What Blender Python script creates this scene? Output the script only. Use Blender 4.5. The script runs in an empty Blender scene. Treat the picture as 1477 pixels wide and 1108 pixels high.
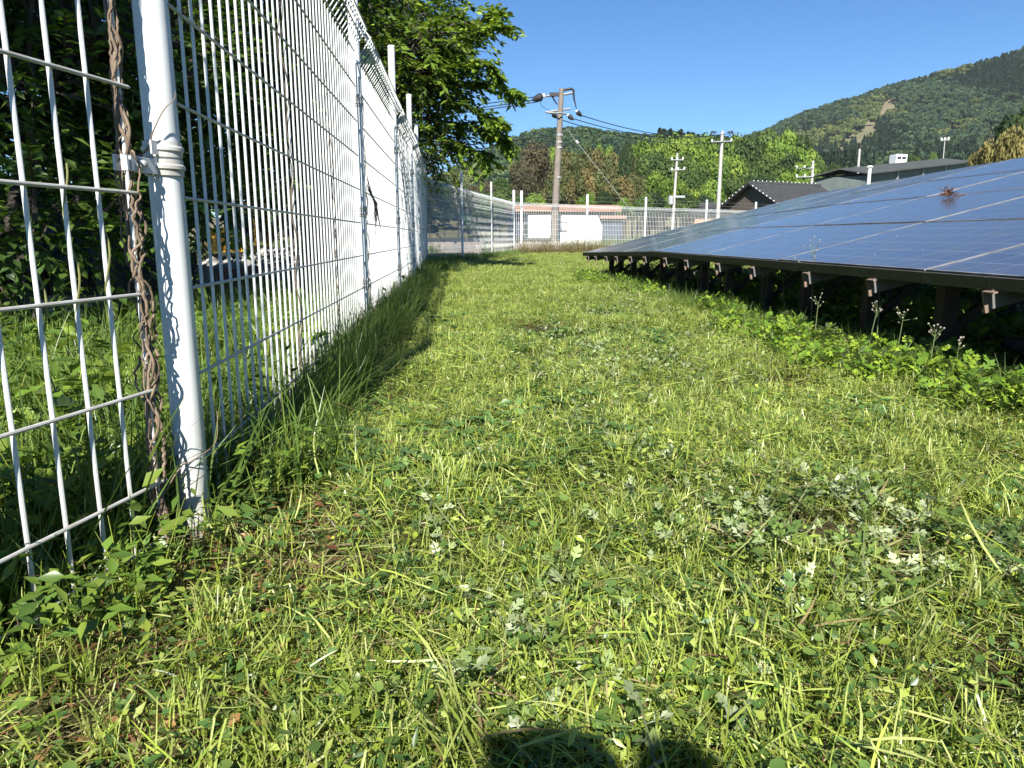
import bpy, math, random
import numpy as np
from mathutils import Vector, Matrix

SC = bpy.context.scene
COL = SC.collection
R = math.radians
H = 0.60            # eye height over the mown strip
PITCH = R(11.31)
F = 1060.0 / 1477.0  # focal length in frame widths

# ------------------------------------------------------------------ camera, sky, sun, exposure
cam = bpy.data.cameras.new('camera')
cam.sensor_width = 36.0
cam.lens = 36.0 * F
cam.clip_start = 0.02
cam.clip_end = 6000
camo = bpy.data.objects.new('camera', cam)
COL.objects.link(camo)
camo.location = (0, 0, H)
camo.rotation_euler = (math.pi / 2 - PITCH, 0, 0)
SC.camera = camo

SUN_EL, SUN_AZ = 40.0, 185.0     # azimuth clockwise from +Y: behind the camera, a touch left
world = bpy.data.worlds.new('World')
SC.world = world
world.use_nodes = True
wn, wl = world.node_tree.nodes, world.node_tree.links
sky = wn.new('ShaderNodeTexSky')
sky.sky_type = 'NISHITA'
sky.sun_disc = False
sky.sun_elevation = R(SUN_EL)
sky.sun_rotation = R(SUN_AZ)
sky.altitude = 1200
sky.air_density = 1.0
sky.dust_density = 0.0
sky.ozone_density = 7.0
hs = wn.new('ShaderNodeHueSaturation')      # the clear, dry blue of the day
hs.inputs['Saturation'].default_value = 1.16
wl.new(sky.outputs[0], hs.inputs['Color'])
wl.new(hs.outputs[0], wn['Background'].inputs[0])
wn['Background'].inputs[1].default_value = 0.061

sun = bpy.data.lights.new('sun', 'SUN')
sun.energy = 5.0
sun.angle = R(0.53)
sun.color = (1.0, 0.955, 0.87)
suno = bpy.data.objects.new('sun', sun)
COL.objects.link(suno)
_sd = Vector((math.sin(R(SUN_AZ)) * math.cos(R(SUN_EL)), math.cos(R(SUN_AZ)) * math.cos(R(SUN_EL)), math.sin(R(SUN_EL))))
suno.rotation_euler = (-_sd).to_track_quat('-Z', 'Y').to_euler()

vs = SC.view_settings
vs.view_transform = 'Standard'
vs.look = 'None'
vs.exposure = 1.22
vs.gamma = 1.0
vs.use_curve_mapping = False
SC.cycles.max_bounces = 8
SC.cycles.transparent_max_bounces = 8
SC.cycles.caustics_reflective = False
SC.cycles.caustics_refractive = False

RNG = np.random.default_rng(7)
random.seed(7)


def at(u, v, Y):
    """world point seen at photo pixel (u, v) on the upright plane at distance Y"""
    f = 1060.0
    xr, yr = (u - 738.5) / f, (554 - v) / f
    d = Vector((xr, math.cos(PITCH) + yr * math.sin(PITCH), -math.sin(PITCH) + yr * math.cos(PITCH)))
    return Vector((0, 0, H)) + d * (Y / d.y)


# ------------------------------------------------------------------ helpers
def link(o, parent=None):
    COL.objects.link(o)
    if parent is not None:
        o.parent = parent
    return o


def tag(o, label=None, cat=None, group=None, kind=None):
    if label:
        o['label'] = label
    if cat:
        o['category'] = cat
    if group:
        o['group'] = group
    if kind:
        o['kind'] = kind
    return o


def empty(name, loc=(0, 0, 0), rz=0.0):
    o = bpy.data.objects.new(name, None)
    o.empty_display_size = 0.2
    o.location = loc
    o.rotation_euler = (0, 0, rz)
    return link(o)


def mesh_np(name, verts, faces, mats=(), tint=None, smooth=False, midx=None):
    """verts (N,3); faces: (M,k) array or list of such arrays; tint (N,3) per vertex"""
    me = bpy.data.meshes.new(name)
    verts = np.asarray(verts, dtype=np.float32).reshape(-1, 3)
    if not isinstance(faces, list):
        faces = [faces]
    faces = [np.asarray(f, dtype=np.int32) for f in faces if len(f)]
    loops = np.concatenate([f.ravel() for f in faces])
    counts = np.concatenate([np.full(len(f), f.shape[1], dtype=np.int32) for f in faces])
    starts = np.concatenate([[0], np.cumsum(counts)[:-1]]).astype(np.int32)
    me.vertices.add(len(verts))
    me.vertices.foreach_set('co', verts.ravel())
    me.loops.add(len(loops))
    me.loops.foreach_set('vertex_index', loops)
    me.polygons.add(len(counts))
    me.polygons.foreach_set('loop_start', starts)
    me.polygons.foreach_set('loop_total', counts)
    if midx is not None:
        me.polygons.foreach_set('material_index', np.asarray(midx, dtype=np.int32))
    if smooth:
        me.polygons.foreach_set('use_smooth', np.ones(len(counts), dtype=bool))
    if tint is not None:
        a = me.attributes.new('tint', 'FLOAT_COLOR', 'POINT')
        t = np.ones((len(verts), 4), dtype=np.float32)
        t[:, :3] = tint
        a.data.foreach_set('color', t.ravel())
    for m in mats:
        me.materials.append(m)
    me.update()
    me.validate()
    return me


class MB:
    """collects boxes, tubes and patches, then becomes ONE mesh"""

    def __init__(self):
        self.v, self.f = [], []

    def add(self, verts, faces):
        n = len(self.v)
        self.v += [tuple(p) for p in verts]
        self.f += [tuple(i + n for i in f) for f in faces]
        return self

    def box(self, x0, x1, y0, y1, z0, z1, M=None):
        vs_ = [Vector((x, y, z)) for z in (z0, z1) for y in (y0, y1) for x in (x0, x1)]
        if M is not None:
            vs_ = [M @ p for p in vs_]
        return self.add(vs_, [(0, 2, 3, 1), (4, 5, 7, 6), (0, 1, 5, 4), (2, 6, 7, 3), (0, 4, 6, 2), (1, 3, 7, 5)])

    def tube(self, pts, rad, n=8, cap=True):
        pts = [Vector(p) for p in pts]
        m = len(pts)
        rads = [rad] * m if not hasattr(rad, '__len__') else list(rad)
        vs_, fs = [], []
        ref = None
        for i, p in enumerate(pts):
            d = (pts[min(i + 1, m - 1)] - pts[max(i - 1, 0)])
            d = d.normalized() if d.length > 1e-9 else Vector((0, 0, 1))
            if ref is None:
                ref = Vector((1, 0, 0)) if abs(d.x) < 0.8 else Vector((0, 1, 0))
            a = (ref - d * ref.dot(d)).normalized()
            b = d.cross(a)
            ref = a
            for k in range(n):
                t = 2 * math.pi * k / n
                vs_.append(p + (a * math.cos(t) + b * math.sin(t)) * rads[i])
        for i in range(m - 1):
            for k in range(n):
                k2 = (k + 1) % n
                fs.append((i * n + k, i * n + k2, (i + 1) * n + k2, (i + 1) * n + k))
        if cap:
            fs.append(tuple(range(n - 1, -1, -1)))
            fs.append(tuple((m - 1) * n + k for k in range(n)))
        return self.add(vs_, fs)

    def lathe(self, prof, n=20, M=None):
        vs_, fs = [], []
        for r, z in prof:
            for k in range(n):
                t = 2 * math.pi * k / n
                p = Vector((r * math.cos(t), r * math.sin(t), z))
                vs_.append(M @ p if M is not None else p)
        for i in range(len(prof) - 1):
            for k in range(n):
                k2 = (k + 1) % n
                fs.append((i * n + k, i * n + k2, (i + 1) * n + k2, (i + 1) * n + k))
        fs.append(tuple(range(n - 1, -1, -1)))
        fs.append(tuple((len(prof) - 1) * n + k for k in range(n)))
        return self.add(vs_, fs)

    def mesh(self, name, mat, smooth=False):
        me = bpy.data.meshes.new(name)
        me.from_pydata(self.v, [], self.f)
        if mat is not None:
            me.materials.append(mat)
        if smooth:
            me.polygons.foreach_set('use_smooth', np.ones(len(me.polygons), dtype=bool))
            try:
                me.set_sharp_from_angle(angle=R(40))
            except Exception:
                pass
        me.update()
        return me

    def build(self, name, mat, parent=None, smooth=False):
        return link(bpy.data.objects.new(name, self.mesh(name, mat, smooth)), parent)


def smooth_path(pts, k=6):
    pts = [Vector(p) for p in pts]
    out = []
    for i in range(len(pts) - 1):
        a, b, c, d = pts[max(i - 1, 0)], pts[i], pts[i + 1], pts[min(i + 2, len(pts) - 1)]
        for j in range(k):
            t = j / k
            out.append(0.5 * (2 * b + (c - a) * t + (2 * a - 5 * b + 4 * c - d) * t * t + (3 * b - a - 3 * c + d) * t ** 3))
    out.append(pts[-1])
    return out


def obj(name, me, parent=None, loc=None, rz=None):
    o = bpy.data.objects.new(name, me)
    if loc is not None:
        o.location = loc
    if rz is not None:
        o.rotation_euler = (0, 0, rz)
    return link(o, parent)


# ------------------------------------------------------------------ materials
def mat_new(name):
    m = bpy.data.materials.new(name)
    m.use_nodes = True
    nt = m.node_tree
    return m, nt, nt.nodes['Principled BSDF']


def ramp(nt, fac, stops):
    r = nt.nodes.new('ShaderNodeValToRGB')
    els = r.color_ramp.elements
    while len(els) < len(stops):
        els.new(0.5)
    for e, (p, c) in zip(els, stops):
        e.position = p
        e.color = (*c, 1)
    nt.links.new(fac, r.inputs[0])
    return r.outputs[0]


def noise(nt, scale, detail=4, rough=0.55, coord='Object', vec=None):
    n = nt.nodes.new('ShaderNodeTexNoise')
    n.inputs['Scale'].default_value = scale
    n.inputs['Detail'].default_value = detail
    n.inputs['Roughness'].default_value = rough
    if vec is None:
        tc = nt.nodes.new('ShaderNodeTexCoord')
        vec = tc.outputs[coord]
    nt.links.new(vec, n.inputs['Vector'])
    return n.outputs['Fac']


def math_n(nt, op, a, b=None):
    n = nt.nodes.new('ShaderNodeMath')
    n.operation = op
    for i, x in enumerate((a, b)):
        if x is None:
            continue
        if isinstance(x, (int, float)):
            n.inputs[i].default_value = x
        else:
            nt.links.new(x, n.inputs[i])
    return n.outputs[0]


def mix_c(nt, fac, a, b, mode='MIX'):
    n = nt.nodes.new('ShaderNodeMix')
    n.data_type = 'RGBA'
    n.blend_type = mode
    for sock, x in ((n.inputs[0], fac), (n.inputs[6], a), (n.inputs[7], b)):
        if isinstance(x, (int, float)):
            sock.default_value = x
        elif isinstance(x, tuple):
            sock.default_value = (*x, 1)
        else:
            nt.links.new(x, sock)
    return n.outputs[2]


def bump(nt, bsdf, h, strength=0.3, dist=0.01):
    b = nt.nodes.new('ShaderNodeBump')
    b.inputs['Strength'].default_value = strength
    b.inputs['Distance'].default_value = dist
    nt.links.new(h, b.inputs['Height'])
    nt.links.new(b.outputs[0], bsdf.inputs['Normal'])


def surf(name, c1, c2=None, scale=8, rough=0.6, metal=0.0, bmp=0.0, bscale=None, coord='Object', bdist=0.01):
    m, nt, b = mat_new(name)
    b.inputs['Roughness'].default_value = rough
    b.inputs['Metallic'].default_value = metal
    if c2 is None:
        c2 = tuple(x * 0.8 for x in c1)
    nz = noise(nt, scale, 6, 0.6, coord)
    nt.links.new(ramp(nt, nz, [(0.3, c1), (0.7, c2)]), b.inputs['Base Color'])
    if bmp:
        bump(nt, b, noise(nt, bscale or scale * 4, 4, 0.6, coord), bmp, bdist)
    return m


def leafy(name, trans=0.35, back=None, rough=0.55, var=0.35, spec=0.25):
    """leaf: colour from the per-leaf tint, slightly varied per object or instance, light passing through"""
    m, nt, b = mat_new(name)
    at_ = nt.nodes.new('ShaderNodeAttribute')
    at_.attribute_name = 'tint'
    oi = nt.nodes.new('ShaderNodeObjectInfo')
    hsv = nt.nodes.new('ShaderNodeHueSaturation')
    nt.links.new(at_.outputs['Color'], hsv.inputs['Color'])
    v = math_n(nt, 'MULTIPLY_ADD', oi.outputs['Random'], var)
    nt.nodes[-1].inputs[2].default_value = 1.0 - var / 2
    nt.links.new(v, hsv.inputs['Value'])
    col = hsv.outputs['Color']
    if back is not None:
        g = nt.nodes.new('ShaderNodeNewGeometry')
        col = mix_c(nt, g.outputs['Backfacing'], col, back)
    nt.links.new(col, b.inputs['Base Color'])
    b.inputs['Roughness'].default_value = rough
    b.inputs['Specular IOR Level'].default_value = spec
    tr = nt.nodes.new('ShaderNodeBsdfTranslucent')
    tcol = mix_c(nt, 1.0, col, (1.0, 1.0, 0.55), 'MULTIPLY')
    nt.links.new(tcol, tr.inputs['Color'])
    mx = nt.nodes.new('ShaderNodeMixShader')
    mx.inputs[0].default_value = trans
    nt.links.new(b.outputs[0], mx.inputs[1])
    nt.links.new(tr.outputs[0], mx.inputs[2])
    nt.links.new(mx.outputs[0], nt.nodes['Material Output'].inputs['Surface'])
    return m


M = {}
M['grass'] = leafy('grass_leaf', 0.36, var=0.5, rough=0.36, spec=0.45)
M['mugwort'] = leafy('mugwort_leaf', 0.30, back=(0.24, 0.31, 0.13), var=0.35)
M['leaf'] = leafy('tree_leaf', 0.40, var=0.2, spec=0.35, rough=0.45)
M['farleaf'] = leafy('far_foliage', 0.15, var=0.35, rough=0.7, spec=0.15)
M['bark'] = surf('bark', (0.075, 0.06, 0.045), (0.03, 0.025, 0.02), 9, 0.9, bmp=0.6, bscale=25)
M['vine'] = surf('dry_vine', (0.23, 0.17, 0.115), (0.12, 0.085, 0.06), 30, 0.8, bmp=0.4, bscale=120, bdist=0.002)
M['vine_green'] = surf('green_vine', (0.20, 0.22, 0.06), (0.14, 0.13, 0.05), 30, 0.7)


def white_paint():
    m, nt, b = mat_new('white_fence_coating')
    n1 = noise(nt, 3.0, 6, 0.65)
    base = ramp(nt, n1, [(0.35, (0.66, 0.68, 0.68)), (0.72, (0.54, 0.56, 0.565))])
    n2 = noise(nt, 55, 3, 0.5)
    specks = ramp(nt, n2, [(0.70, (1, 1, 1)), (0.80, (0.72, 0.70, 0.66))])
    tc = nt.nodes.new('ShaderNodeTexCoord')
    sx = nt.nodes.new('ShaderNodeSeparateXYZ')
    nt.links.new(tc.outputs['Object'], sx.inputs[0])
    low = math_n(nt, 'SUBTRACT', 1.0, math_n(nt, 'DIVIDE', sx.outputs['Z'], 0.34))
    dirt = math_n(nt, 'MULTIPLY', math_n(nt, 'MAXIMUM', low, 0.06), noise(nt, 26, 6, 0.7))
    base = mix_c(nt, dirt, base, (0.20, 0.16, 0.11))
    nt.links.new(mix_c(nt, 1.0, base, specks, 'MULTIPLY'), b.inputs['Base Color'])
    b.inputs['Roughness'].default_value = 0.42
    bump(nt, b, noise(nt, 260, 2, 0.5), 0.08, 0.001)
    return m


M['white'] = white_paint()
MESH_R = {}
M['galv'] = surf('galvanised_steel', (0.42, 0.43, 0.43), (0.30, 0.31, 0.31), 14, 0.5, 0.3)
M['frame'] = surf('aluminium_frame', (0.34, 0.34, 0.34), (0.10, 0.095, 0.085), 6, 0.5, 0.2)
M['fascia'] = surf('dirty_dark_trim', (0.040, 0.036, 0.030), (0.075, 0.066, 0.052), 18, 0.75, bmp=0.3, bscale=60, bdist=0.003)
M['rust'] = surf('rusty_channel', (0.24, 0.17, 0.13), (0.15, 0.10, 0.075), 25, 0.8, bmp=0.3, bscale=90, bdist=0.002)
M['rack'] = surf('rack_timber', (0.085, 0.062, 0.045), (0.05, 0.038, 0.028), 14, 0.85, bmp=0.4, bscale=40, bdist=0.004)
M['soil'] = None


def soil_mat():
    m, nt, b = mat_new('soil_and_turf')
    tc = nt.nodes.new('ShaderNodeTexCoord')
    n1 = noise(nt, 2.2, 8, 0.6, vec=tc.outputs['Object'])
    n2 = noise(nt, 60, 5, 0.7, vec=tc.outputs['Object'])
    n3 = noise(nt, 0.012, 3, 0.5, vec=tc.outputs['Object'])
    dirt = ramp(nt, n2, [(0.3, (0.028, 0.020, 0.012)), (0.55, (0.075, 0.052, 0.030)), (0.75, (0.14, 0.10, 0.06))])
    turf = ramp(nt, n2, [(0.3, (0.025, 0.04, 0.010)), (0.7, (0.085, 0.11, 0.028))])
    near = mix_c(nt, ramp(nt, n1, [(0.42, (0, 0, 0)), (0.6, (1, 1, 1))]), turf, dirt)
    field = ramp(nt, n3, [(0.35, (0.07, 0.11, 0.03)), (0.65, (0.13, 0.14, 0.06))])
    # beyond the plot the bare soil gives way to fields
    sx = nt.nodes.new('ShaderNodeSeparateXYZ')
    nt.links.new(tc.outputs['Object'], sx.inputs[0])
    far = math_n(nt, 'SMOOTH_MIN', math_n(nt, 'DIVIDE', sx.outputs['Y'], 120), 1.0)
    far = math_n(nt, 'MAXIMUM', far, 0.0)
    nt.links.new(mix_c(nt, far, near, field), b.inputs['Base Color'])
    b.inputs['Roughness'].default_value = 0.95
    b.inputs['Specular IOR Level'].default_value = 0.1
    bump(nt, b, n2, 0.7, 0.02)
    return m


M['soil'] = soil_mat()


def gz(x, y):
    """height of the plot's ground"""
    x = np.asarray(x, dtype=float)
    y = np.asarray(y, dtype=float)
    near = np.clip(1 - np.hypot(x, y) / 60, 0, 1)
    a = np.clip((-2.2 - x) / 1.3, 0, 1) * np.clip((y - 3.9) / 1.3, 0, 1) * np.clip((11.5 - y) / 2.5, 0, 1)
    return -1.75 * a * a * (3 - 2 * a) + near * (0.010 * np.sin(2.3 * x + 0.7 * y) + 0.009 * np.sin(3.9 * y - 1.1 * x + 1) + 0.004 * np.sin(9.1 * x + 6.7 * y)) - 0.012


# ------------------------------------------------------------------ ground
def build_ground():
    ax = np.concatenate([-np.geomspace(1800, 8, 20), np.linspace(-7.6, 9.6, 130), np.geomspace(10, 1800, 20)])
    ay = np.concatenate([-np.geomspace(1800, 4, 18), np.linspace(-3.6, 24, 150), np.geomspace(25, 1800, 24)])
    X, Y = np.meshgrid(ax, ay)
    Z = gz(X, Y)
    v = np.stack([X.ravel(), Y.ravel(), Z.ravel()], 1)
    nx, ny = len(ax), len(ay)
    i = np.arange(ny - 1)[:, None] * nx + np.arange(nx - 1)[None, :]
    f = np.stack([i, i + 1, i + nx + 1, i + nx], -1).reshape(-1, 4)
    o = obj('ground', mesh_np('ground', v, f, [M['soil']], smooth=True))
    tag(o, kind='structure')


build_ground()

# ------------------------------------------------------------------ hills behind
_ms = np.array([(940, 215), (1060, 191), (1120, 180), (1165, 166), (1200, 158), (1240, 148), (1262, 134), (1300, 119), (1340, 112), (1380, 100), (1420, 88), (1477, 75), (1600, 52), (1750, 40)], float)
_ls = np.array([(560, 300), (640, 262), (670, 244), (690, 232), (720, 217), (760, 206), (800, 200), (830, 197), (880, 199), (940, 198), (1010, 206), (1100, 230)], float)


def ridge(prof, Y):
    P = [at(u, v, Y) for u, v in prof]
    return np.array([p.x for p in P]), np.array([p.z for p in P])


MX, MZ = ridge(_ms, 820.0)
LX, LZ = ridge(_ls, 430.0)


def sm(t):
    t = np.clip(t, 0, 1)
    return t * t * (3 - 2 * t)


def hill_z(x, y):
    x = np.asarray(x, float)
    y = np.asarray(y, float)
    zr = np.interp(x, MX, MZ) * sm((x + 150) / 500) - 4
    s = np.clip((y - 170) / 650, 0, 1)
    z1 = zr * np.where(y < 820, 0.22 * s + 0.78 * s ** 1.6, np.clip(1 - ((y - 820) / 500) ** 2, 0, 1))
    zl = np.interp(x, LX, LZ) - 4
    zl = zl * sm((x + 290) / 160) if False else zl
    t = np.clip((y - 190) / 240, 0, 1)
    z2 = zl * np.where(y < 430, t ** 0.85, np.clip(1 - ((y - 430) / 220) ** 2, 0, 1))
    wob = 3.0 * np.sin(x * 0.021 + 1.3) * np.sin(y * 0.017) + 1.6 * np.sin(x * 0.06 + y * 0.045)
    z = np.maximum(z1, z2)
    return z + wob * np.clip(z / 40, 0, 1) - 0.6


def build_hills():
    ax = np.linspace(-330, 1150, 186)
    ay = np.linspace(165, 1250, 120)
    X, Y = np.meshgrid(ax, ay)
    v = np.stack([X.ravel(), Y.ravel(), hill_z(X, Y).ravel()], 1)
    nx, ny = len(ax), len(ay)
    i = np.arange(ny - 1)[:, None] * nx + np.arange(nx - 1)[None, :]
    f = np.stack([i, i + 1, i + nx + 1, i + nx], -1).reshape(-1, 4)
    m = surf('hill_floor', (0.095, 0.095, 0.045), (0.17, 0.145, 0.09), 0.05, 0.95)
    tag(obj('hills', mesh_np('hills', v, f, [m], smooth=True)), kind='structure')


build_hills()

# ------------------------------------------------------------------ leaf geometry (vectorised)
def norm(a):
    return a / np.maximum(np.linalg.norm(a, axis=-1, keepdims=True), 1e-9)


def kites(B, D, N, L, W, fold=0.25, mid=0.42):
    """leaf-shaped pairs of triangles from base B along D, face normal N"""
    D = norm(D)
    S = norm(np.cross(D, N))
    N2 = norm(np.cross(S, D))
    L = np.asarray(L)[:, None]
    W = np.asarray(W)[:, None]
    tip = B + D * L
    m = B + D * L * mid + N2 * W * fold
    v = np.stack([B, m - S * W / 2, tip, m + S * W / 2], 1).reshape(-1, 3)
    k = np.arange(len(B))[:, None] * 4
    f = np.concatenate([k + np.array([[0, 2, 1]]), k + np.array([[0, 3, 2]])])
    return v, f


def blades(rng, B, az, h, w, lean, bend, cut=0.5):
    n = len(B)
    d = np.stack([np.cos(az), np.sin(az), np.zeros(n)], 1)
    # blade faces are turned at random about their own direction
    tw = az + rng.uniform(-0.9, 0.9, n)
    s_ = np.stack([-np.sin(tw), np.cos(tw), np.zeros(n)], 1)
    rows = []
    for k, t in enumerate((0, 0.4, 0.75, 1.0)):
        p = B + d * (h * (lean * t + bend * t * t))[:, None] + np.array([0, 0, 1.0]) * (h * (t - 0.45 * np.abs(bend) * t * t))[:, None]
        ww = w * (1 - t * (1 - cut) * (0.3 + 0.7 * t))
        rows += [p - s_ * ww[:, None] / 2, p + s_ * ww[:, None] / 2]
    v = np.stack(rows, 1).reshape(-1, 3)
    k = np.arange(n)[:, None] * 8
    f = np.concatenate([k + np.array([[0, 1, 3, 2]]), k + np.array([[2, 3, 5, 4]]), k + np.array([[4, 5, 7, 6]])])
    return v, f, 8


GREENS = np.array([(0.255, 0.335, 0.042), (0.32, 0.385, 0.064), (0.18, 0.26, 0.036), (0.37, 0.42, 0.105), (0.08, 0.14, 0.028)])


def pick(rng, pal, n, jit=0.18):
    c = pal[rng.integers(0, len(pal), n)] * rng.uniform(1 - jit, 1 + jit, (n, 1))
    return c


class Patch:
    def __init__(self):
        self.v, self.f, self.t, self.n = [], [], [], 0

    def add(self, v, f, t):
        self.v.append(v)
        self.t.append(t)
        self.f.append(f + self.n)
        self.n += len(v)

    def mesh(self, name, mat):
        quads = [f for f in self.f if f.shape[1] == 4]
        tris = [f for f in self.f if f.shape[1] == 3]
        fs = ([np.concatenate(quads)] if quads else []) + ([np.concatenate(tris)] if tris else [])
        return mesh_np(name, np.concatenate(self.v), fs, [mat], tint=np.concatenate(self.t))


def rnd_xy(rng, n, r):
    return np.stack([rng.uniform(-r, r, n), rng.uniform(-r, r, n), np.zeros(n)], 1)


STRAW = np.array([(0.36, 0.31, 0.15), (0.30, 0.30, 0.12), (0.26, 0.20, 0.10)])
PALE = np.array([(0.34, 0.40, 0.10), (0.41, 0.45, 0.15), (0.28, 0.36, 0.065)])
BROWN = np.array([(0.13, 0.075, 0.04), (0.20, 0.12, 0.06), (0.09, 0.05, 0.03)])


def add_blades(P, rng, n, r, hr, wr, pal, lean=0.5, bend=0.5, cut=0.5, clumps=0):
    B = rnd_xy(rng, n, r)
    az = rng.uniform(0, 6.283, n)
    if clumps:
        c = rnd_xy(rng, clumps, r * 0.8)
        w_ = rng.integers(0, clumps, n)
        B = c[w_] + rng.normal(0, 0.012, (n, 3)) * np.array([1, 1, 0])
    h = rng.uniform(*hr, n)
    v, f, k = blades(rng, B, az, h, rng.uniform(*wr, n), rng.uniform(0, lean, n), rng.uniform(0, bend, n), cut)
    P.add(v, f, np.repeat(pick(rng, pal, n), k, 0))


def add_clippings(P, rng, n, r, lr, wr, pal, zr=(0.006, 0.05)):
    B = rnd_xy(rng, n, r)
    B[:, 2] = rng.uniform(*zr, n)
    az = rng.uniform(0, 6.283, n)
    el = rng.normal(0, 0.22, n)
    D = np.stack([np.cos(az) * np.cos(el), np.sin(az) * np.cos(el), np.sin(el)], 1)
    N = norm(np.stack([rng.normal(0, 0.5, n), rng.normal(0, 0.5, n), np.ones(n)], 1))
    L = rng.uniform(*lr, n)
    W = rng.uniform(*wr, n)
    S = norm(np.cross(D, N))
    sag = np.array([0, 0, -1.0]) * (L * rng.uniform(0, 0.12, n))[:, None]
    curve = S * (L * rng.uniform(-0.25, 0.25, n))[:, None]
    rows = []
    for t, ww in ((0, 0.7), (0.35, 1.0), (0.7, 0.8), (1.0, 0.25)):
        p = B + D * (L * t)[:, None] + (sag + curve) * t * t
        rows += [p - S * (W * ww)[:, None] / 2, p + S * (W * ww)[:, None] / 2]
    v = np.stack(rows, 1).reshape(-1, 3)
    k = np.arange(n)[:, None] * 8
    f = np.concatenate([k + np.array([[0, 1, 3, 2]]), k + np.array([[2, 3, 5, 4]]), k + np.array([[4, 5, 7, 6]])])
    P.add(v, f, np.repeat(pick(rng, pal, n), 8, 0))


def add_discs(P, rng, C, rad, N, pal, nseg=7):
    """small round leaves"""
    n = len(C)
    N = norm(N)
    A = norm(np.cross(N, np.array([0.3, 1, 0.1])))
    Bv = np.cross(N, A)
    th = np.linspace(0, 2 * np.pi, nseg, endpoint=False)
    ring = C[:, None, :] + (A[:, None, :] * np.cos(th)[None, :, None] + Bv[:, None, :] * np.sin(th)[None, :, None]) * rad[:, None, None]
    v = np.concatenate([C[:, None, :] - N[:, None, :] * (rad * 0.22)[:, None, None], ring], 1)
    k = np.arange(n)[:, None] * (nseg + 1)
    f = np.concatenate([k + np.array([[0, 1 + i, 1 + (i + 1) % nseg]]) for i in range(nseg)])
    P.add(v.reshape(-1, 3), f, np.repeat(pick(rng, pal, n), nseg + 1, 0))


def lobed(P, rng, B, D, N, L, pal):
    """mugwort leaf: a terminal lobe, two pairs of side lobes and a narrow blade joining them"""
    n = len(B)
    D = norm(D)
    S = norm(np.cross(D, N))
    col = pick(rng, pal, n)
    L = np.asarray(L)
    for s0, ang, ls, ws in ((0.0, 0, 0.75, 0.16), (0.48, 0, 0.52, 0.24), (0.26, 0.75, 0.40, 0.17), (0.26, -0.75, 0.40, 0.17), (0.5, 0.6, 0.40, 0.18), (0.5, -0.6, 0.40, 0.18)):
        d = D * math.cos(ang) + S * math.sin(ang)
        v, f = kites(B + D * (L * s0)[:, None], d, N, L * ls, L * ws, 0.1, 0.6)
        P.add(v, f, np.repeat(col, 4, 0))


def mugwort_plant(P, rng, base, h, nleaf, leafL, pal, flop=0.0):
    t = np.linspace(0.25, 1, nleaf)
    az = np.arange(nleaf) * 2.4 + rng.uniform(0, 6)
    lean = np.array([rng.normal(0, 0.25 + flop), rng.normal(0, 0.25 + flop), 0])
    B = base + (np.array([0, 0, 1.0]) + lean)[None, :] * (h * t)[:, None]
    up = 0.15 + 0.75 * t ** 2
    D = np.stack([np.cos(az), np.sin(az), up], 1)
    N = norm(np.stack([-np.cos(az) * up, -np.sin(az) * up, np.ones(nleaf)], 1) + rng.normal(0, 0.3 + flop, (nleaf, 3)))
    lobed(P, rng, B, D, N, leafL * (1.1 - 0.45 * t) * rng.uniform(0.8, 1.15, nleaf), pal)
    v, f, k = blades(rng, np.array([base]), np.array([math.atan2(lean[1], lean[0])]), np.array([h]), np.array([0.004]), np.array([float(np.hypot(lean[0], lean[1]))]), np.array([0.0]), 0.6)
    P.add(v, f, np.tile(np.array([[0.17, 0.2, 0.09]]), (8, 1)))


TEMPLATES = {}


def template(kind, P, mat):
    col = TEMPLATES.setdefault(kind, bpy.data.collections.new('source_' + kind))
    o = bpy.data.objects.new('%s_%03d' % (kind, len(col.objects)), P.mesh(kind, mat))
    col.objects.link(o)


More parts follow.
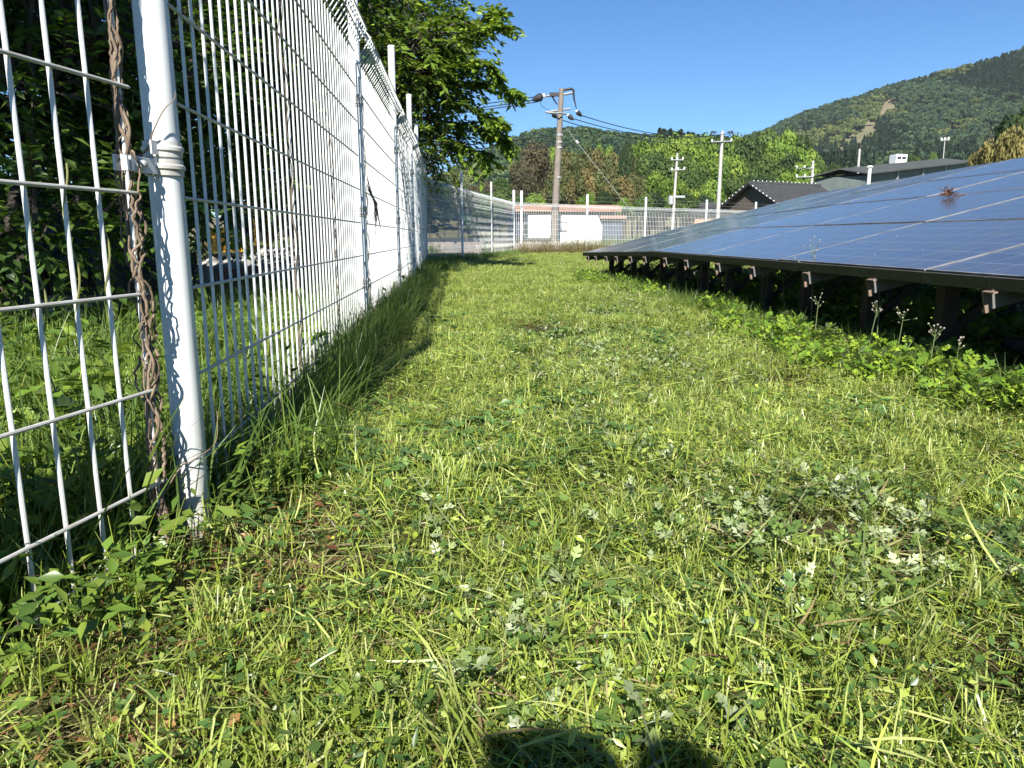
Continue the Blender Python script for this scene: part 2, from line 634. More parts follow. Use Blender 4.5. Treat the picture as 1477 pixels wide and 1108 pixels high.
def make_grass_templates():
    rng = np.random.default_rng(3)
    DEEP = np.array([(0.055, 0.115, 0.03), (0.075, 0.145, 0.035), (0.10, 0.17, 0.04)])
    for k in range(8):           # mown sward, 0.26 m squares
        P = Patch()
        st = (0.45, 1.0, 0.7, 0.25, 1.3, 0.6, 0.9, 0.35)[k]      # some squares are mostly stubble, some mostly clippings
        add_blades(P, rng, int(170 * st), 0.15, (0.015, 0.060), (0.0013, 0.0030), GREENS, 0.8, 0.8, 0.5)
        add_blades(P, rng, int(80 * st), 0.14, (0.03, 0.08), (0.0014, 0.0034), np.concatenate([GREENS[1:2], PALE, PALE]), 0.4, 0.3, 0.7, clumps=5)
        add_clippings(P, rng, int(110 - 45 * st), 0.16, (0.015, 0.09), (0.0012, 0.0034), np.concatenate([PALE, GREENS[:3]]), (0.004, 0.045))
        add_clippings(P, rng, 20, 0.16, (0.015, 0.07), (0.0015, 0.004), DEEP, (0.004, 0.03))
        add_clippings(P, rng, 34, 0.16, (0.015, 0.08), (0.001, 0.0024), np.concatenate([STRAW, STRAW, BROWN]), (0.002, 0.035))
        C = rnd_xy(rng, 60, 0.15)
        C[:, 2] = rng.uniform(0.008, 0.05, 60)
        az = rng.uniform(0, 6.28, 60)
        v, f = kites(C, np.stack([np.cos(az), np.sin(az), rng.normal(0.1, 0.4, 60)], 1), norm(rng.normal(0, 0.45, (60, 3)) + np.array([0, 0, 1])), rng.uniform(0.008, 0.026, 60), rng.uniform(0.005, 0.012, 60), 0.15)
        P.add(v, f, np.repeat(pick(rng, np.concatenate([DEEP, GREENS[:2], PALE[:1]]), 60), 4, 0))
        C = rnd_xy(rng, 20, 0.15)
        C[:, 2] = rng.uniform(0.015, 0.045, 20)
        add_discs(P, rng, C, rng.uniform(0.004, 0.009, 20), rng.normal(0, 0.35, (20, 3)) + np.array([0, 0, 1]), np.array([(0.10, 0.18, 0.04), (0.14, 0.21, 0.05)]))
        template('sward', P, M['grass'])
    for k in range(4):           # single long cut blades and stalks lying about
        P = Patch()
        add_clippings(P, rng, 4, 0.10, (0.10, 0.20), (0.003, 0.007), np.concatenate([DEEP, GREENS[:1]]), (0.03, 0.06))
        add_clippings(P, rng, 3, 0.10, (0.08, 0.16), (0.002, 0.004), PALE, (0.03, 0.06))
        template('longblade', P, M['grass'])
    for k in range(3):           # oval-leaved weeds
        P = Patch()
        n = 9
        C = rnd_xy(rng, n, 0.07)
        C[:, 2] = rng.uniform(0.03, 0.09, n)
        az = rng.uniform(0, 6.28, n)
        D = np.stack([np.cos(az), np.sin(az), rng.uniform(-0.1, 0.35, n)], 1)
        Lw = rng.uniform(0.04, 0.085, n)
        for s0, ww in ((0.0, 0.42), (0.30, 0.5)):
            v, f = kites(C + norm(D) * (Lw * s0)[:, None], D, norm(rng.normal(0, 0.12, (n, 3)) + np.array([0, 0, 1])), Lw * 0.7, Lw * ww, 0.12, 0.5)
            P.add(v, f, np.tile(np.array([[0.15, 0.25, 0.04]]), (4 * n, 1)))
        template('ovalweed', P, M['grass'])
    for k in range(4):           # clover and small round leaves
        P = Patch()
        c = rnd_xy(rng, 26, 0.10)
        c[:, 2] = rng.uniform(0.02, 0.055, 26)
        for j in range(3):
            a = rng.uniform(0, 6.28, 26) * 0 + 2.094 * j + rng.uniform(0, 6.28)
            rad = rng.uniform(0.007, 0.013, 26)
            off = np.stack([np.cos(a), np.sin(a), np.zeros(26)], 1) * rad[:, None]
            add_discs(P, rng, c + off, rad * 0.95, rng.normal(0, 0.25, (26, 3)) + np.array([0, 0, 1]), np.array([(0.085, 0.16, 0.045), (0.10, 0.19, 0.05)]), 6)
        c = rnd_xy(rng, 3, 0.08)
        c[:, 2] = rng.uniform(0.03, 0.05, 3)
        add_discs(P, rng, c, rng.uniform(0.014, 0.021, 3), rng.normal(0, 0.3, (3, 3)) + np.array([0, -0.2, 1]), np.array([(0.11, 0.19, 0.06)]), 10)
        add_clippings(P, rng, 14, 0.12, (0.04, 0.1), (0.002, 0.004), PALE)
        template('clover', P, M['grass'])
    MUG = np.array([(0.13, 0.20, 0.045), (0.17, 0.24, 0.05), (0.10, 0.17, 0.045)])
    SILV = np.array([(0.32, 0.38, 0.20), (0.39, 0.44, 0.27), (0.25, 0.33, 0.11)])
    for k in range(4):           # cut mugwort showing the pale undersides
        P = Patch()
        for j in range(5):
            mugwort_plant(P, rng, rnd_xy(rng, 1, 0.09)[0], rng.uniform(0.03, 0.07), 8, rng.uniform(0.028, 0.052), SILV if j < 3 else MUG, 0.5)
        add_clippings(P, rng, 10, 0.1, (0.03, 0.09), (0.002, 0.004), STRAW)
        template('cutmugwort', P, M['grass'])
    for k in range(4):           # standing mugwort
        P = Patch()
        for j in range(5):
            mugwort_plant(P, rng, rnd_xy(rng, 1, 0.11)[0], rng.uniform(0.06, 0.17), 9, rng.uniform(0.08, 0.125), np.array([(0.19, 0.29, 0.025), (0.25, 0.35, 0.035), (0.12, 0.22, 0.025)]), 0.05)
        template('mugwort', P, M['mugwort'])
    for k in range(5):           # unmown tall grass
        P = Patch()
        add_blades(P, rng, 40, 0.10, (0.16, 0.36), (0.004, 0.009), np.array([(0.10, 0.17, 0.035), (0.14, 0.21, 0.04), (0.18, 0.25, 0.06), (0.09, 0.15, 0.04)]), 0.4, 0.7, 0.12)
        add_blades(P, rng, 22, 0.10, (0.08, 0.2), (0.003, 0.006), GREENS, 0.5, 0.6, 0.15)
        add_clippings(P, rng, 6, 0.12, (0.1, 0.2), (0.002, 0.004), STRAW, (0.01, 0.15))
        template('tall', P, M['grass'])
    for k in range(4):           # broad-leaved weeds
        P = Patch()
        n = 44
        B = rnd_xy(rng, n, 0.12)
        B[:, 2] = rng.uniform(0.03, 0.22, n)
        az = rng.uniform(0, 6.28, n)
        D = np.stack([np.cos(az), np.sin(az), rng.uniform(-0.2, 0.7, n)], 1)
        v, f = kites(B, D, norm(rng.normal(0, 0.35, (n, 3)) + np.array([0, 0, 1])), rng.uniform(0.035, 0.075, n), rng.uniform(0.016, 0.03, n), 0.2)
        P.add(v, f, np.repeat(pick(rng, np.array([(0.12, 0.20, 0.03), (0.18, 0.25, 0.04), (0.09, 0.16, 0.03)]), n), 4, 0))
        add_blades(P, rng, 18, 0.1, (0.1, 0.24), (0.002, 0.004), GREENS, 0.3, 0.3, 0.4)
        template('broadweed', P, M['grass'])
    for k in range(3):           # dead grass and stalks
        P = Patch()
        add_blades(P, rng, 34, 0.12, (0.06, 0.34), (0.002, 0.004), np.concatenate([STRAW, BROWN[:2]]), 0.6, 0.6, 0.3)
        add_clippings(P, rng, 40, 0.14, (0.05, 0.2), (0.002, 0.004), np.concatenate([STRAW, BROWN]), (0.005, 0.06))
        template('deadgrass', P, M['grass'])
    for k in range(4):           # brown leaf litter and thatch
        P = Patch()
        add_clippings(P, rng, 50, 0.10, (0.02, 0.08), (0.002, 0.004), np.concatenate([BROWN, STRAW]), (0.002, 0.035))
        n = 5
        B = rnd_xy(rng, n, 0.08)
        B[:, 2] = rng.uniform(0.015, 0.05, n)
        az = rng.uniform(0, 6.28, n)
        v, f = kites(B, np.stack([np.cos(az), np.sin(az), rng.normal(0, 0.3, n)], 1), norm(rng.normal(0, 0.5, (n, 3)) + np.array([0, 0, 1])), rng.uniform(0.02, 0.05, n), rng.uniform(0.01, 0.02, n), 0.3)
        P.add(v, f, np.repeat(pick(rng, np.array([(0.25, 0.12, 0.05), (0.16, 0.07, 0.04), (0.33, 0.2, 0.08)]), n), 4, 0))
        template('litter', P, M['grass'])


make_grass_templates()


def scatter(name, kind, pts, rng, smin=0.8, smax=1.2, tilt=0.12, kind_tag='stuff', idx=None, scl=None):
    """one object whose points carry instances of the patches"""
    n = len(pts)
    me = bpy.data.meshes.new(name)
    me.vertices.add(n)
    me.vertices.foreach_set('co', np.asarray(pts, np.float32).ravel())
    rot = np.stack([rng.normal(0, tilt, n), rng.normal(0, tilt, n), rng.uniform(0, 6.283, n)], 1).astype(np.float32)
    a = me.attributes.new('rot', 'FLOAT_VECTOR', 'POINT')
    a.data.foreach_set('vector', rot.ravel())
    a = me.attributes.new('scl', 'FLOAT', 'POINT')
    a.data.foreach_set('value', (rng.uniform(smin, smax, n) if scl is None else np.asarray(scl)).astype(np.float32))
    a = me.attributes.new('idx', 'INT', 'POINT')
    a.data.foreach_set('value', (rng.integers(0, 1000, n) if idx is None else np.asarray(idx)).astype(np.int32))
    o = obj(name, me)
    tag(o, kind=kind_tag)
    ng = bpy.data.node_groups.new(name + '_nodes', 'GeometryNodeTree')
    ng.interface.new_socket('Geometry', in_out='INPUT', socket_type='NodeSocketGeometry')
    ng.interface.new_socket('Geometry', in_out='OUTPUT', socket_type='NodeSocketGeometry')
    N, L = ng.nodes, ng.links
    gi, go = N.new('NodeGroupInput'), N.new('NodeGroupOutput')
    ci = N.new('GeometryNodeCollectionInfo')
    ci.inputs['Collection'].default_value = TEMPLATES[kind]
    ci.inputs['Separate Children'].default_value = True
    ci.inputs['Reset Children'].default_value = True
    ip = N.new('GeometryNodeInstanceOnPoints')
    ip.inputs['Pick Instance'].default_value = True

    def named(nm, ty):
        q = N.new('GeometryNodeInputNamedAttribute')
        q.data_type = ty
        q.inputs['Name'].default_value = nm
        return q.outputs['Attribute']
    L.new(gi.outputs[0], ip.inputs['Points'])
    L.new(ci.outputs[0], ip.inputs['Instance'])
    L.new(named('idx', 'INT'), ip.inputs['Instance Index'])
    L.new(named('rot', 'FLOAT_VECTOR'), ip.inputs['Rotation'])
    L.new(named('scl', 'FLOAT'), ip.inputs['Scale'])
    L.new(ip.outputs[0], go.inputs[0])
    md = o.modifiers.new('scatter', 'NODES')
    md.node_group = ng
    return o


def vnoise(x, y, s, seed=0):
    """cheap smooth value noise for placing plants"""
    r = np.random.default_rng(seed)
    g = r.uniform(0, 1, (64, 64))
    u, v = x * s + 31.7, y * s + 17.3
    i, j = np.floor(u).astype(int), np.floor(v).astype(int)
    a, b = u - i, v - j
    a, b = a * a * (3 - 2 * a), b * b * (3 - 2 * b)
    G = lambda p, q: g[p % 64, q % 64]
    return (G(i, j) * (1 - a) + G(i + 1, j) * a) * (1 - b) + (G(i, j + 1) * (1 - a) + G(i + 1, j + 1) * a) * b


# site lines -------------------------------------------------------------
POST1 = np.array([-0.659, 1.446])


def fence_x(y):
    """the long fence line as x of y (near panel, long run, bent far run)"""
    y = np.asarray(y, float)
    return np.interp(y, [-3, 1.446, 8.75, 15.4, 18.7, 22.2, 26.0], [-0.659 - 0.1907 * 4.446, -0.659, -1.163, -1.77, -1.24, -0.61, 0.06])


PA = np.array([-0.0724, 0.9974])     # along the array
PP = np.array([0.9974, 0.0724])      # across the array, away from the path
D0 = 2.0                             # front edge
ARR_END = 12.0


def arr_p(x, y):
    return x * PP[0] + y * PP[1], x * PA[0] + y * PA[1]


def build_grass():
    rng = np.random.default_rng(11)

    def field(n, y0, y1, x1):
        y = rng.uniform(y0, y1, n)
        x = rng.uniform(-1.6, x1, n)
        keep = (x > fence_x(y) + 0.02) & (x < 0.74 * y + 0.6)
        return x[keep], y[keep]

    def put(name, kind, x, y, **k):
        scatter(name, kind, np.stack([x, y, gz(x, y)], 1), rng, **k)
    # mown sward: dense near the lens, larger patches further off
    xs, ys = [], []
    for n, y0, y1, x1 in ((1500, -0.6, 2.2, 2.3), (2600, 2.2, 6, 4.6), (3200, 6, 14, 4.2), (5200, 14, 28.5, 9.5)):
        x, y = field(n, y0, y1, x1)
        p, a = arr_p(x, y)
        under = (p > D0 + 0.15) & (a < ARR_END)
        bare = (vnoise(x, y, 1.9, 5) > 0.74) & (rng.uniform(0, 1, len(x)) < 0.85) & (y < 7)
        foot = (x < fence_x(y) + 0.27 + 0.08 * np.sin(y * 5)) & (y < 7.0) & (rng.uniform(0, 1, len(x)) < 0.80)  # weedy fence foot, sward thinned further so dark soil stands in for fence shadow
        k = ~((under & (rng.uniform(0, 1, len(x)) < 0.75)) | bare | foot)
        xs.append(x[k])
        ys.append(y[k])
    x, y = np.concatenate(xs), np.concatenate(ys)
    tag(scatter('mown_grass', 'sward', np.stack([x, y, gz(x, y)], 1), rng, scl=rng.uniform(0.75, 1.15, len(x)) * (1 + np.clip(y - 6, 0, 20) * 0.02)),
        'freshly mown yellowish green grass strip between fence and solar panels', 'grass')
    # clover patches
    x, y = field(900, 0.3, 6, 3)
    k = (vnoise(x, y, 1.9, 9) > 0.60)
    put('clover', 'clover', x[k], y[k])
    # cut mugwort showing silver: along a swath to the right
    x, y = field(2600, 0.6, 8, 4.5)
    sw = np.exp(-((x - (0.22 + 0.10 * y + 0.20 * np.sin(y * 1.1))) / 0.42) ** 2) + 0.7 * np.exp(-((x - 0.62) / 0.22) ** 2) * (y < 1.6)
    k = rng.uniform(0, 1, len(x)) < sw * 1.1 * (vnoise(x, y, 2.3, 21) > 0.40)
    put('cut_weeds', 'cutmugwort', x[k], y[k], smin=0.8, smax=1.3)
    # litter
    x, y = field(1600, 0.2, 9, 4)
    k = vnoise(x, y, 2.1, 33) > 0.62
    put('leaf_litter', 'litter', x[k], y[k], smin=0.6, smax=1.0)
    # standing mugwort on the array's edge
    a = rng.uniform(0.8, ARR_END, 420)
    p = D0 - 0.06 + rng.normal(0, 0.15, 420) - 0.12 * np.sin(a * 2.1)
    x, y = p * PP[0] + a * PA[0], p * PP[1] + a * PA[1]
    k = (vnoise(x, y, 1.3, 41) > 0.50) & (p < D0 + 0.35) & (rng.uniform(0, 1, len(x)) < np.where(a > 4.2, 0.35, 1.0))
    put('mugwort', 'mugwort', x[k], y[k], smin=0.45, smax=1.0)
    # weeds growing in the array's shade
    a = rng.uniform(0.5, ARR_END, 900)
    p = D0 + rng.uniform(0.5, 4.5, 900)
    x, y = p * PP[0] + a * PA[0], p * PP[1] + a * PA[1]
    k = vnoise(x, y, 0.9, 43) > 0.55
    put('shaded_weeds', 'mugwort', x[k], y[k], smin=0.7, smax=1.3)
    a = rng.uniform(0.5, ARR_END, 380)
    p = D0 + rng.normal(0.02, 0.12, 380)
    x, y = p * PP[0] + a * PA[0], p * PP[1] + a * PA[1]
    put('edge_grass', 'tall', x, y, smin=0.3, smax=0.65)
    # unmown strip along the fence foot
    y = 1.6 + 24.4 * rng.uniform(0, 1, 620)
    x = fence_x(y) + np.abs(rng.normal(0.03, 0.08, 620)) * (1 + (y > 12) * 2.5)
    put('fence_foot_grass', 'tall', x, y, smin=0.5, smax=1.0)
    y = rng.uniform(1.9, 3.2, 40)
    x = fence_x(y) + 0.02 + rng.uniform(0.0, 0.10, 40)
    put('corner_grass', 'tall', x, y, smin=0.5, smax=0.85)
    y = rng.uniform(3.0, 8, 110)
    x = fence_x(y) + rng.uniform(0.02, 0.13, 110)
    put('fence_side_grass', 'tall', x, y, smin=0.5, smax=0.95)
    x, y = field(420, 0.7, 7, 3.4)
    put('long_clippings', 'longblade', x, y, smin=0.7, smax=1.2)
    x, y = field(260, 0.5, 3.0, 1.6)
    k = (rng.uniform(0, 1, len(x)) < 0.12) | ((x < -0.3) & (y < 1.0) & (rng.uniform(0, 1, len(x)) < 0.35))
    put('oval_weeds', 'ovalweed', x[k], y[k], smin=0.35, smax=0.65)
    y = rng.uniform(0.6, 1.5, 60)
    x = fence_x(y) + rng.uniform(0.03, 0.5, 60)
    put('corner_litter', 'litter', x, y, smin=0.5, smax=1.0)
    y = rng.uniform(1.4, 8, 170)
    x = fence_x(y) + rng.uniform(0.03, 0.34, 170)
    put('fence_litter', 'litter', x, y, smin=0.4, smax=0.9)  # brown litter, also deepening the strip's colour in place of fence shadow
    y = rng.uniform(1.4, 9, 120)
    x = fence_x(y) + rng.uniform(0.04, 0.3, 120)
    put('low_weeds', 'clover', x, y, smin=0.5, smax=0.9)
    y = rng.uniform(0.9, 1.8, 14)
    x = fence_x(y) + rng.uniform(0.03, 0.16, 14)
    put('corner_weeds', 'broadweed', x, y, smin=0.4, smax=0.8)
    # behind the fence
    y = rng.uniform(0.3, 16, 2600)
    x = fence_x(y) - 0.03 - rng.exponential(1.6, 2600)
    k = (x > -6.5) & ~((y > 8.5) & (x < -2.2))
    put('tall_grass', 'tall', x[k], y[k], smin=0.55, smax=1.15)
    y = rng.uniform(0.6, 9, 700)
    x = fence_x(y) - 0.05 - rng.exponential(1.2, 700)
    put('broad_weeds', 'broadweed', x, y, smin=0.7, smax=1.3)
    # dry stalks under the far fence
    t = rng.uniform(0, 1, 160)
    x, y = 0.2 + 3.2 * t, 26.0 + 2.0 * t - rng.uniform(0.1, 1.2, 160)
    put('dry_grass', 'deadgrass', x, y, smin=1.2, smax=2.4)
    # field beyond the far fence
    x = rng.uniform(-6, 20, 900)
    y = rng.uniform(28, 60, 900)
    k = y > 27 + 0.8 * np.clip(x, 0, 9)
    put('field_grass', 'tall', x[k], y[k], smin=1.2, smax=2.5)


build_grass()


# ------------------------------------------------------------------ white mesh fence
BAR = 0.0038          # wire radius
PITCH_B = 0.0735
WIRE_Z = [0.03] + [0.14 + 0.179 * k for k in range(9)]
TOPZ = 1.77
BEAM = [(0.0, 1.572), (-0.075, 1.675), (0.0, TOPZ)]   # offset towards the plot, height


def make_wire_mesh():
    mb = MB()
    mb.tube([(0, 0, 0.0), (0, 0, 0.7), (0, 0, 1.56), (0, -0.068, 1.655), (0, -0.078, 1.675), (0, -0.068, 1.69), (0, 0, TOPZ)], BAR, 8)
    return mb.mesh('wire', M['white'], True)


def make_hwire_mesh(L):
    mb = MB()
    mb.tube([(0, 0, 0), (L, 0, 0)], BAR * 0.92, 8)
    return mb.mesh('wire', M['white'], True)


def make_post_mesh(h, r=0.0295):
    mb = MB()
    mb.lathe([(r, -0.3), (r, h - 0.012), (r * 1.09, h - 0.012), (r * 1.09, h - 0.002), (r * 0.9, h + 0.004), (r * 0.3, h + 0.008)], 28)
    return mb.mesh('fence_post', M['white'], True)


def make_clamp_mesh(r=0.0295):
    mb = MB()
    w = r + 0.0045
    for z0 in (0.0, 0.033):
        mb.lathe([(r, z0), (w, z0), (w, z0 + 0.009), (w + 0.0035, z0 + 0.012), (w + 0.0035, z0 + 0.018), (w, z0 + 0.021), (w, z0 + 0.029), (r, z0 + 0.029)], 28)
    return mb.mesh('clamp', M['white'], True)


WIRE = make_wire_mesh()
POST = make_post_mesh(2.17)
CLAMP = make_clamp_mesh()


def panel_frame(p, q):
    """object matrix pieces: origin p, x axis to q, y axis AWAY from the plot"""
    d = np.array(q, float) - np.array(p, float)
    L = float(np.hypot(*d))
    return Vector((p[0], p[1], 0)), math.atan2(d[1], d[0]), L


def fence_panel(root, p, q, single, gap=0.09, pitch=PITCH_B, flip=False, bar=BAR):
    o0, rz, L = panel_frame(p, q)
    if flip:
        o0, rz, L = panel_frame(q, p)
    MW = Matrix.Translation(o0) @ Matrix.Rotation(rz, 4, 'Z')
    n = int((L - 2 * gap) / pitch)
    pit = (L - 2 * gap) / max(n, 1)
    H0 = [(0.0, z) for z in WIRE_Z] + [BEAM[1], BEAM[2], (-0.045, 1.632), (-0.045, 1.71)]
    if single:
        hm = make_hwire_mesh(L - 2 * gap + 0.03)
        for k in range(n + 1):
            w = bpy.data.objects.new('wire', WIRE)
            w.matrix_world = MW @ Matrix.Translation((gap + k * pit, 0, float(random.gauss(0, 0.002))))
            link(w, root)
        for off, z in H0:
            w = bpy.data.objects.new('wire', hm)
            w.matrix_world = MW @ Matrix.Translation((gap - 0.015, off - BAR * 1.8, z))
            link(w, root)
    else:
        mb = MB()
        for k in range(n + 1):
            x = gap + k * pit
            mb.tube([MW @ Vector(c) for c in ((x, 0, 0), (x, 0, 1.56), (x, -0.075, 1.675), (x, 0, TOPZ))], bar, 5, False)
        for off, z in H0:
            mb.tube([MW @ Vector((gap - 0.015, off - bar * 1.8, z)), MW @ Vector((L - gap + 0.015, off - bar * 1.8, z))], bar, 5, False)
        mb.build('mesh_panel', M['white'], root)


def fence_posts(root, pts, rzs=0.0, clamp=True):
    for p in pts:
        obj('fence_post', POST, root, (p[0], p[1], 0))
        if clamp:
            for z in (0.31, 0.713, 1.30):
                obj('clamp', CLAMP, root, (p[0], p[1], z))


def build_fences():
    # long run
    d = np.array([-0.069, 1.0])
    ys = [1.446, 4.25, 6.6, 8.75, 10.95, 13.15, 15.4]
    long_pts = [np.array([float(fence_x(y)), y]) for y in ys]
    r1 = empty('mesh_fence')
    tag(r1, 'long white wire mesh fence running beside the mown strip', 'fence')
    fence_posts(r1, long_pts[1:])
    obj('fence_post', POST, r1, (POST1[0], POST1[1], 0))
    obj('clamp', CLAMP, r1, (POST1[0], POST1[1], 0.713))
    for k in range(len(ys) - 1):
        fence_panel(r1, long_pts[k], long_pts[k + 1], k < 3, 0.085, 0.0675)
    # near panel to the left of the first post
    dn = np.array([-0.1873, -0.9823])
    r2 = empty('mesh_fence')
    tag(r2, 'nearest white mesh fence panel wrapped in dry vines at left edge', 'fence')
    e1, e2 = POST1 + dn * 2.55, POST1 + dn * 5.1
    fence_posts(r2, [e1, e2])
    fence_panel(r2, POST1, e1, True, 0.105, flip=True)
    fence_panel(r2, e1, e2, False, 0.105, flip=True)
    # the clamp ear that grips the near panel
    ear = MB()
    MW = Matrix.Translation(Vector((POST1[0], POST1[1], 0.713))) @ Matrix.Rotation(math.atan2(dn[1], dn[0]), 4, 'Z')
    ear.box(0.030, 0.125, 0.006, 0.010, 0.001, 0.028, MW)
    ear.box(0.030, 0.125, -0.010, -0.006, 0.001, 0.028, MW)
    ear.box(0.106, 0.112, 0.010, 0.016, 0.003, 0.026, MW)
    ear.box(0.119, 0.124, 0.010, 0.017, 0.001, 0.026, MW)
    ear.box(0.028, 0.050, 0.010, 0.0135, 0.036, 0.060, MW)
    ear.build('clamp_ear', M['white'], r2)
    bolt = MB()
    Mb = MW @ Matrix.Translation((0.078, 0.010, 0.015)) @ Matrix.Rotation(-math.pi / 2, 4, 'X')
    bolt.lathe([(0.011, 0), (0.011, 0.002), (0.008, 0.004), (0.006, 0.009), (0.003, 0.011)], 12, Mb)
    bolt.build('bolt', M['galv'], r2, True)
    # far run: bends right, then crosses the end of the plot
    r3 = empty('mesh_fence')
    tag(r3, 'far white mesh fence crossing the end of the grass strip', 'fence')
    far = [(-1.77, 15.4), (-1.24, 18.7), (-0.61, 22.2), (0.06, 26.0), (0.33, 26.3), (2.85, 28.6), (5.4, 30.5), (8.4, 32.6), (11.2, 34.7), (14.0, 36.9), (16.8, 39.1)]
    fat = make_post_mesh(2.17, 0.048)
    for p in far[1:]:
        obj('fence_post', fat if p[1] > 25 else POST, r3, (p[0], p[1], 0))
    for k in range(len(far) - 1):
        fence_panel(r3, far[k], far[k + 1], False, 0.05, 0.0735 if k < 3 else 0.085, bar=0.0042 if k < 3 else 0.0062)
    st = MB()
    for z in (1.93, 2.08):
        st.tube([(p[0], p[1], z) for p in far[1:]], 0.003, 4, False)
    st.build('barbed_strand', M['galv'], r3)


build_fences()


# vines on the fence -------------------------------------------------------
def build_vines():
    rng = random.Random(5)
    dn = Vector((-0.1873, -0.9823, 0))
    b0 = Vector((POST1[0], POST1[1], 0)) + dn * 0.105
    vn = MB()
    for s in range(8):
        ph, tw = rng.uniform(0, 6.28), rng.choice((-1, 1, 1)) * rng.uniform(24, 44)
        z0, z1 = (0.0, rng.uniform(1.5, 1.75))
        pts, rad = [], []
        z = z0
        rr = rng.uniform(0.0016, 0.0040)
        amp, wob = 0.008, 0.0
        while z < z1:
            amp += rng.uniform(-0.0016, 0.0016)
            amp = min(max(amp, 0.0060), 0.024 if z < 0.75 else 0.011)
            wob = wob * 0.97 + rng.gauss(0, 0.05)
            a = ph + tw * z * 0.55 + 2.2 * math.sin(z * (5 + s) + s * 1.7) + wob * 4
            pts.append(b0 + Vector((math.cos(a) * amp, math.sin(a) * amp, z)))
            rad.append(rr * (1.15 - 0.45 * z / z1) * (1 + 0.25 * math.sin(z * 31 + s * 2)))
            z += 0.006
        vn.tube(pts, rad, 6)
    for k in range(7):       # loops and broken ends standing off the bundle
        z = rng.uniform(0.22, 0.8)
        a = rng.uniform(-0.9, 0.9)
        o = Vector((math.cos(a), math.sin(a), 0))
        p = b0 + Vector((0, 0, z))
        vn.tube(smooth_path([p, p + o * 0.016 + Vector((0, 0, 0.02)), p + o * 0.022 + Vector((0, 0, 0.045)), p + o * 0.010 + Vector((0, 0, 0.07)), p + Vector((0, 0, 0.085))]), 0.0024, 6)
    o = vn.build('dry_vine', M['vine'], None, True)
    tag(o, 'twisted brown dry vine bundle climbing the fence bar beside the first post', 'vine')
    t = MB()
    c = Vector((POST1[0], POST1[1], 0))
    to_cam = Vector((0.415, -0.91, 0))
    side = Vector((0.91, 0.415, 0))
    base = b0 + Vector((0, 0, 0.735))
    t.tube(smooth_path([base, c - side * 0.030 + to_cam * 0.034 + Vector((0, 0, 0.752)), c - side * 0.012 + to_cam * 0.050 + Vector((0, 0, 0.79)),
            c + side * 0.008 + to_cam * 0.052 + Vector((0, 0, 0.826)), c + side * 0.026 + to_cam * 0.042 + Vector((0, 0, 0.846)), c + side * 0.030 + to_cam * 0.036 + Vector((0, 0, 0.862))]), [0.0019 - 0.0013 * i / 30 for i in range(31)], 6)
    t.tube(smooth_path([b0 + Vector((0, 0, 0.10)), c + to_cam * 0.04 - side * 0.02 + Vector((0, 0, 0.15)), c + to_cam * 0.05 + side * 0.005 + Vector((0, 0, 0.165)), c + side * 0.05 + to_cam * 0.02 + Vector((0, 0, 0.19)), c + side * 0.058 + Vector((0, 0, 0.25))]), [0.0018 - 0.0012 * i / 24 for i in range(25)], 6)
    tag(t.build('vine_tendril', M['vine'], None, True), 'thin dry tendril curling across the front of the first white post', 'vine')
    d = Vector((-0.069, 1.0, 0)).normalized()
    for k, (r, lab) in enumerate(((1.05, 'thin dark vine winding up a bar midway along the second fence panel'),
                                  (1.85, 'dark dry vine on the bars just before the second fence post'),
                                  (3.05, 'wiry dark vine climbing the fence just past its second post'))):
        b = Vector((POST1[0], POST1[1], 0)) + d * r
        mb = MB()
        for s in range(2):
            ph = rng.uniform(0, 6)
            top = rng.uniform(1.0, 1.7)
            pts = []
            z = 0.0
            while z < top:
                a = ph + z * 26
                pts.append(b + Vector((math.cos(a) * 0.007, math.sin(a) * 0.007, z)) + d * (0.05 * math.sin(z * 2.2 + s)))
                z += 0.016
            mb.tube(pts, [0.0022 * (1.1 - 0.6 * i / len(pts)) for i in range(len(pts))], 5)
        tag(mb.build('dry_vine', M['vine'], None, True), lab, 'vine')
    # short curls on the bars of the near panel
    mb = MB()
    for r, z0, z1 in ((0.325, 0.36, 0.55), (0.252, 0.42, 0.72), (0.178, 0.5, 0.62)):
        b = Vector((POST1[0], POST1[1], 0)) + dn * r
        pts = []
        z = z0
        while z < z1:
            a = z * 38 + r * 20
            pts.append(b + Vector((math.cos(a) * 0.0065, math.sin(a) * 0.0065, z)))
            z += 0.006
        mb.tube(pts, 0.0016, 5)
    tag(mb.build('dry_vine', M['vine_green'], None, True), 'short greenish vine curls on the bars left of the first post', 'vine')
    # withered bunch hanging on the fence
    mb = MB()
    c = Vector((POST1[0], POST1[1], 0)) + d * 3.0
    for k in range(9):
        a = rng.uniform(0, 6.28)
        mb.tube([c + Vector((0.02, 0, 0.88 + rng.uniform(-0.05, 0.08))), c + Vector((0.05, 0.05 * math.cos(a) + 0.08, 0.80)), c + Vector((0.05 + rng.uniform(-0.03, 0.03), 0.12 + 0.09 * math.sin(a), 0.66 + rng.uniform(-0.07, 0.12)))], [0.0015, 0.0035, 0.001], 5)
    tag(mb.build('withered_weed', M['vine'], None), 'withered dark bunch of weed caught on the fence beyond the second post', 'weed')


build_vines()


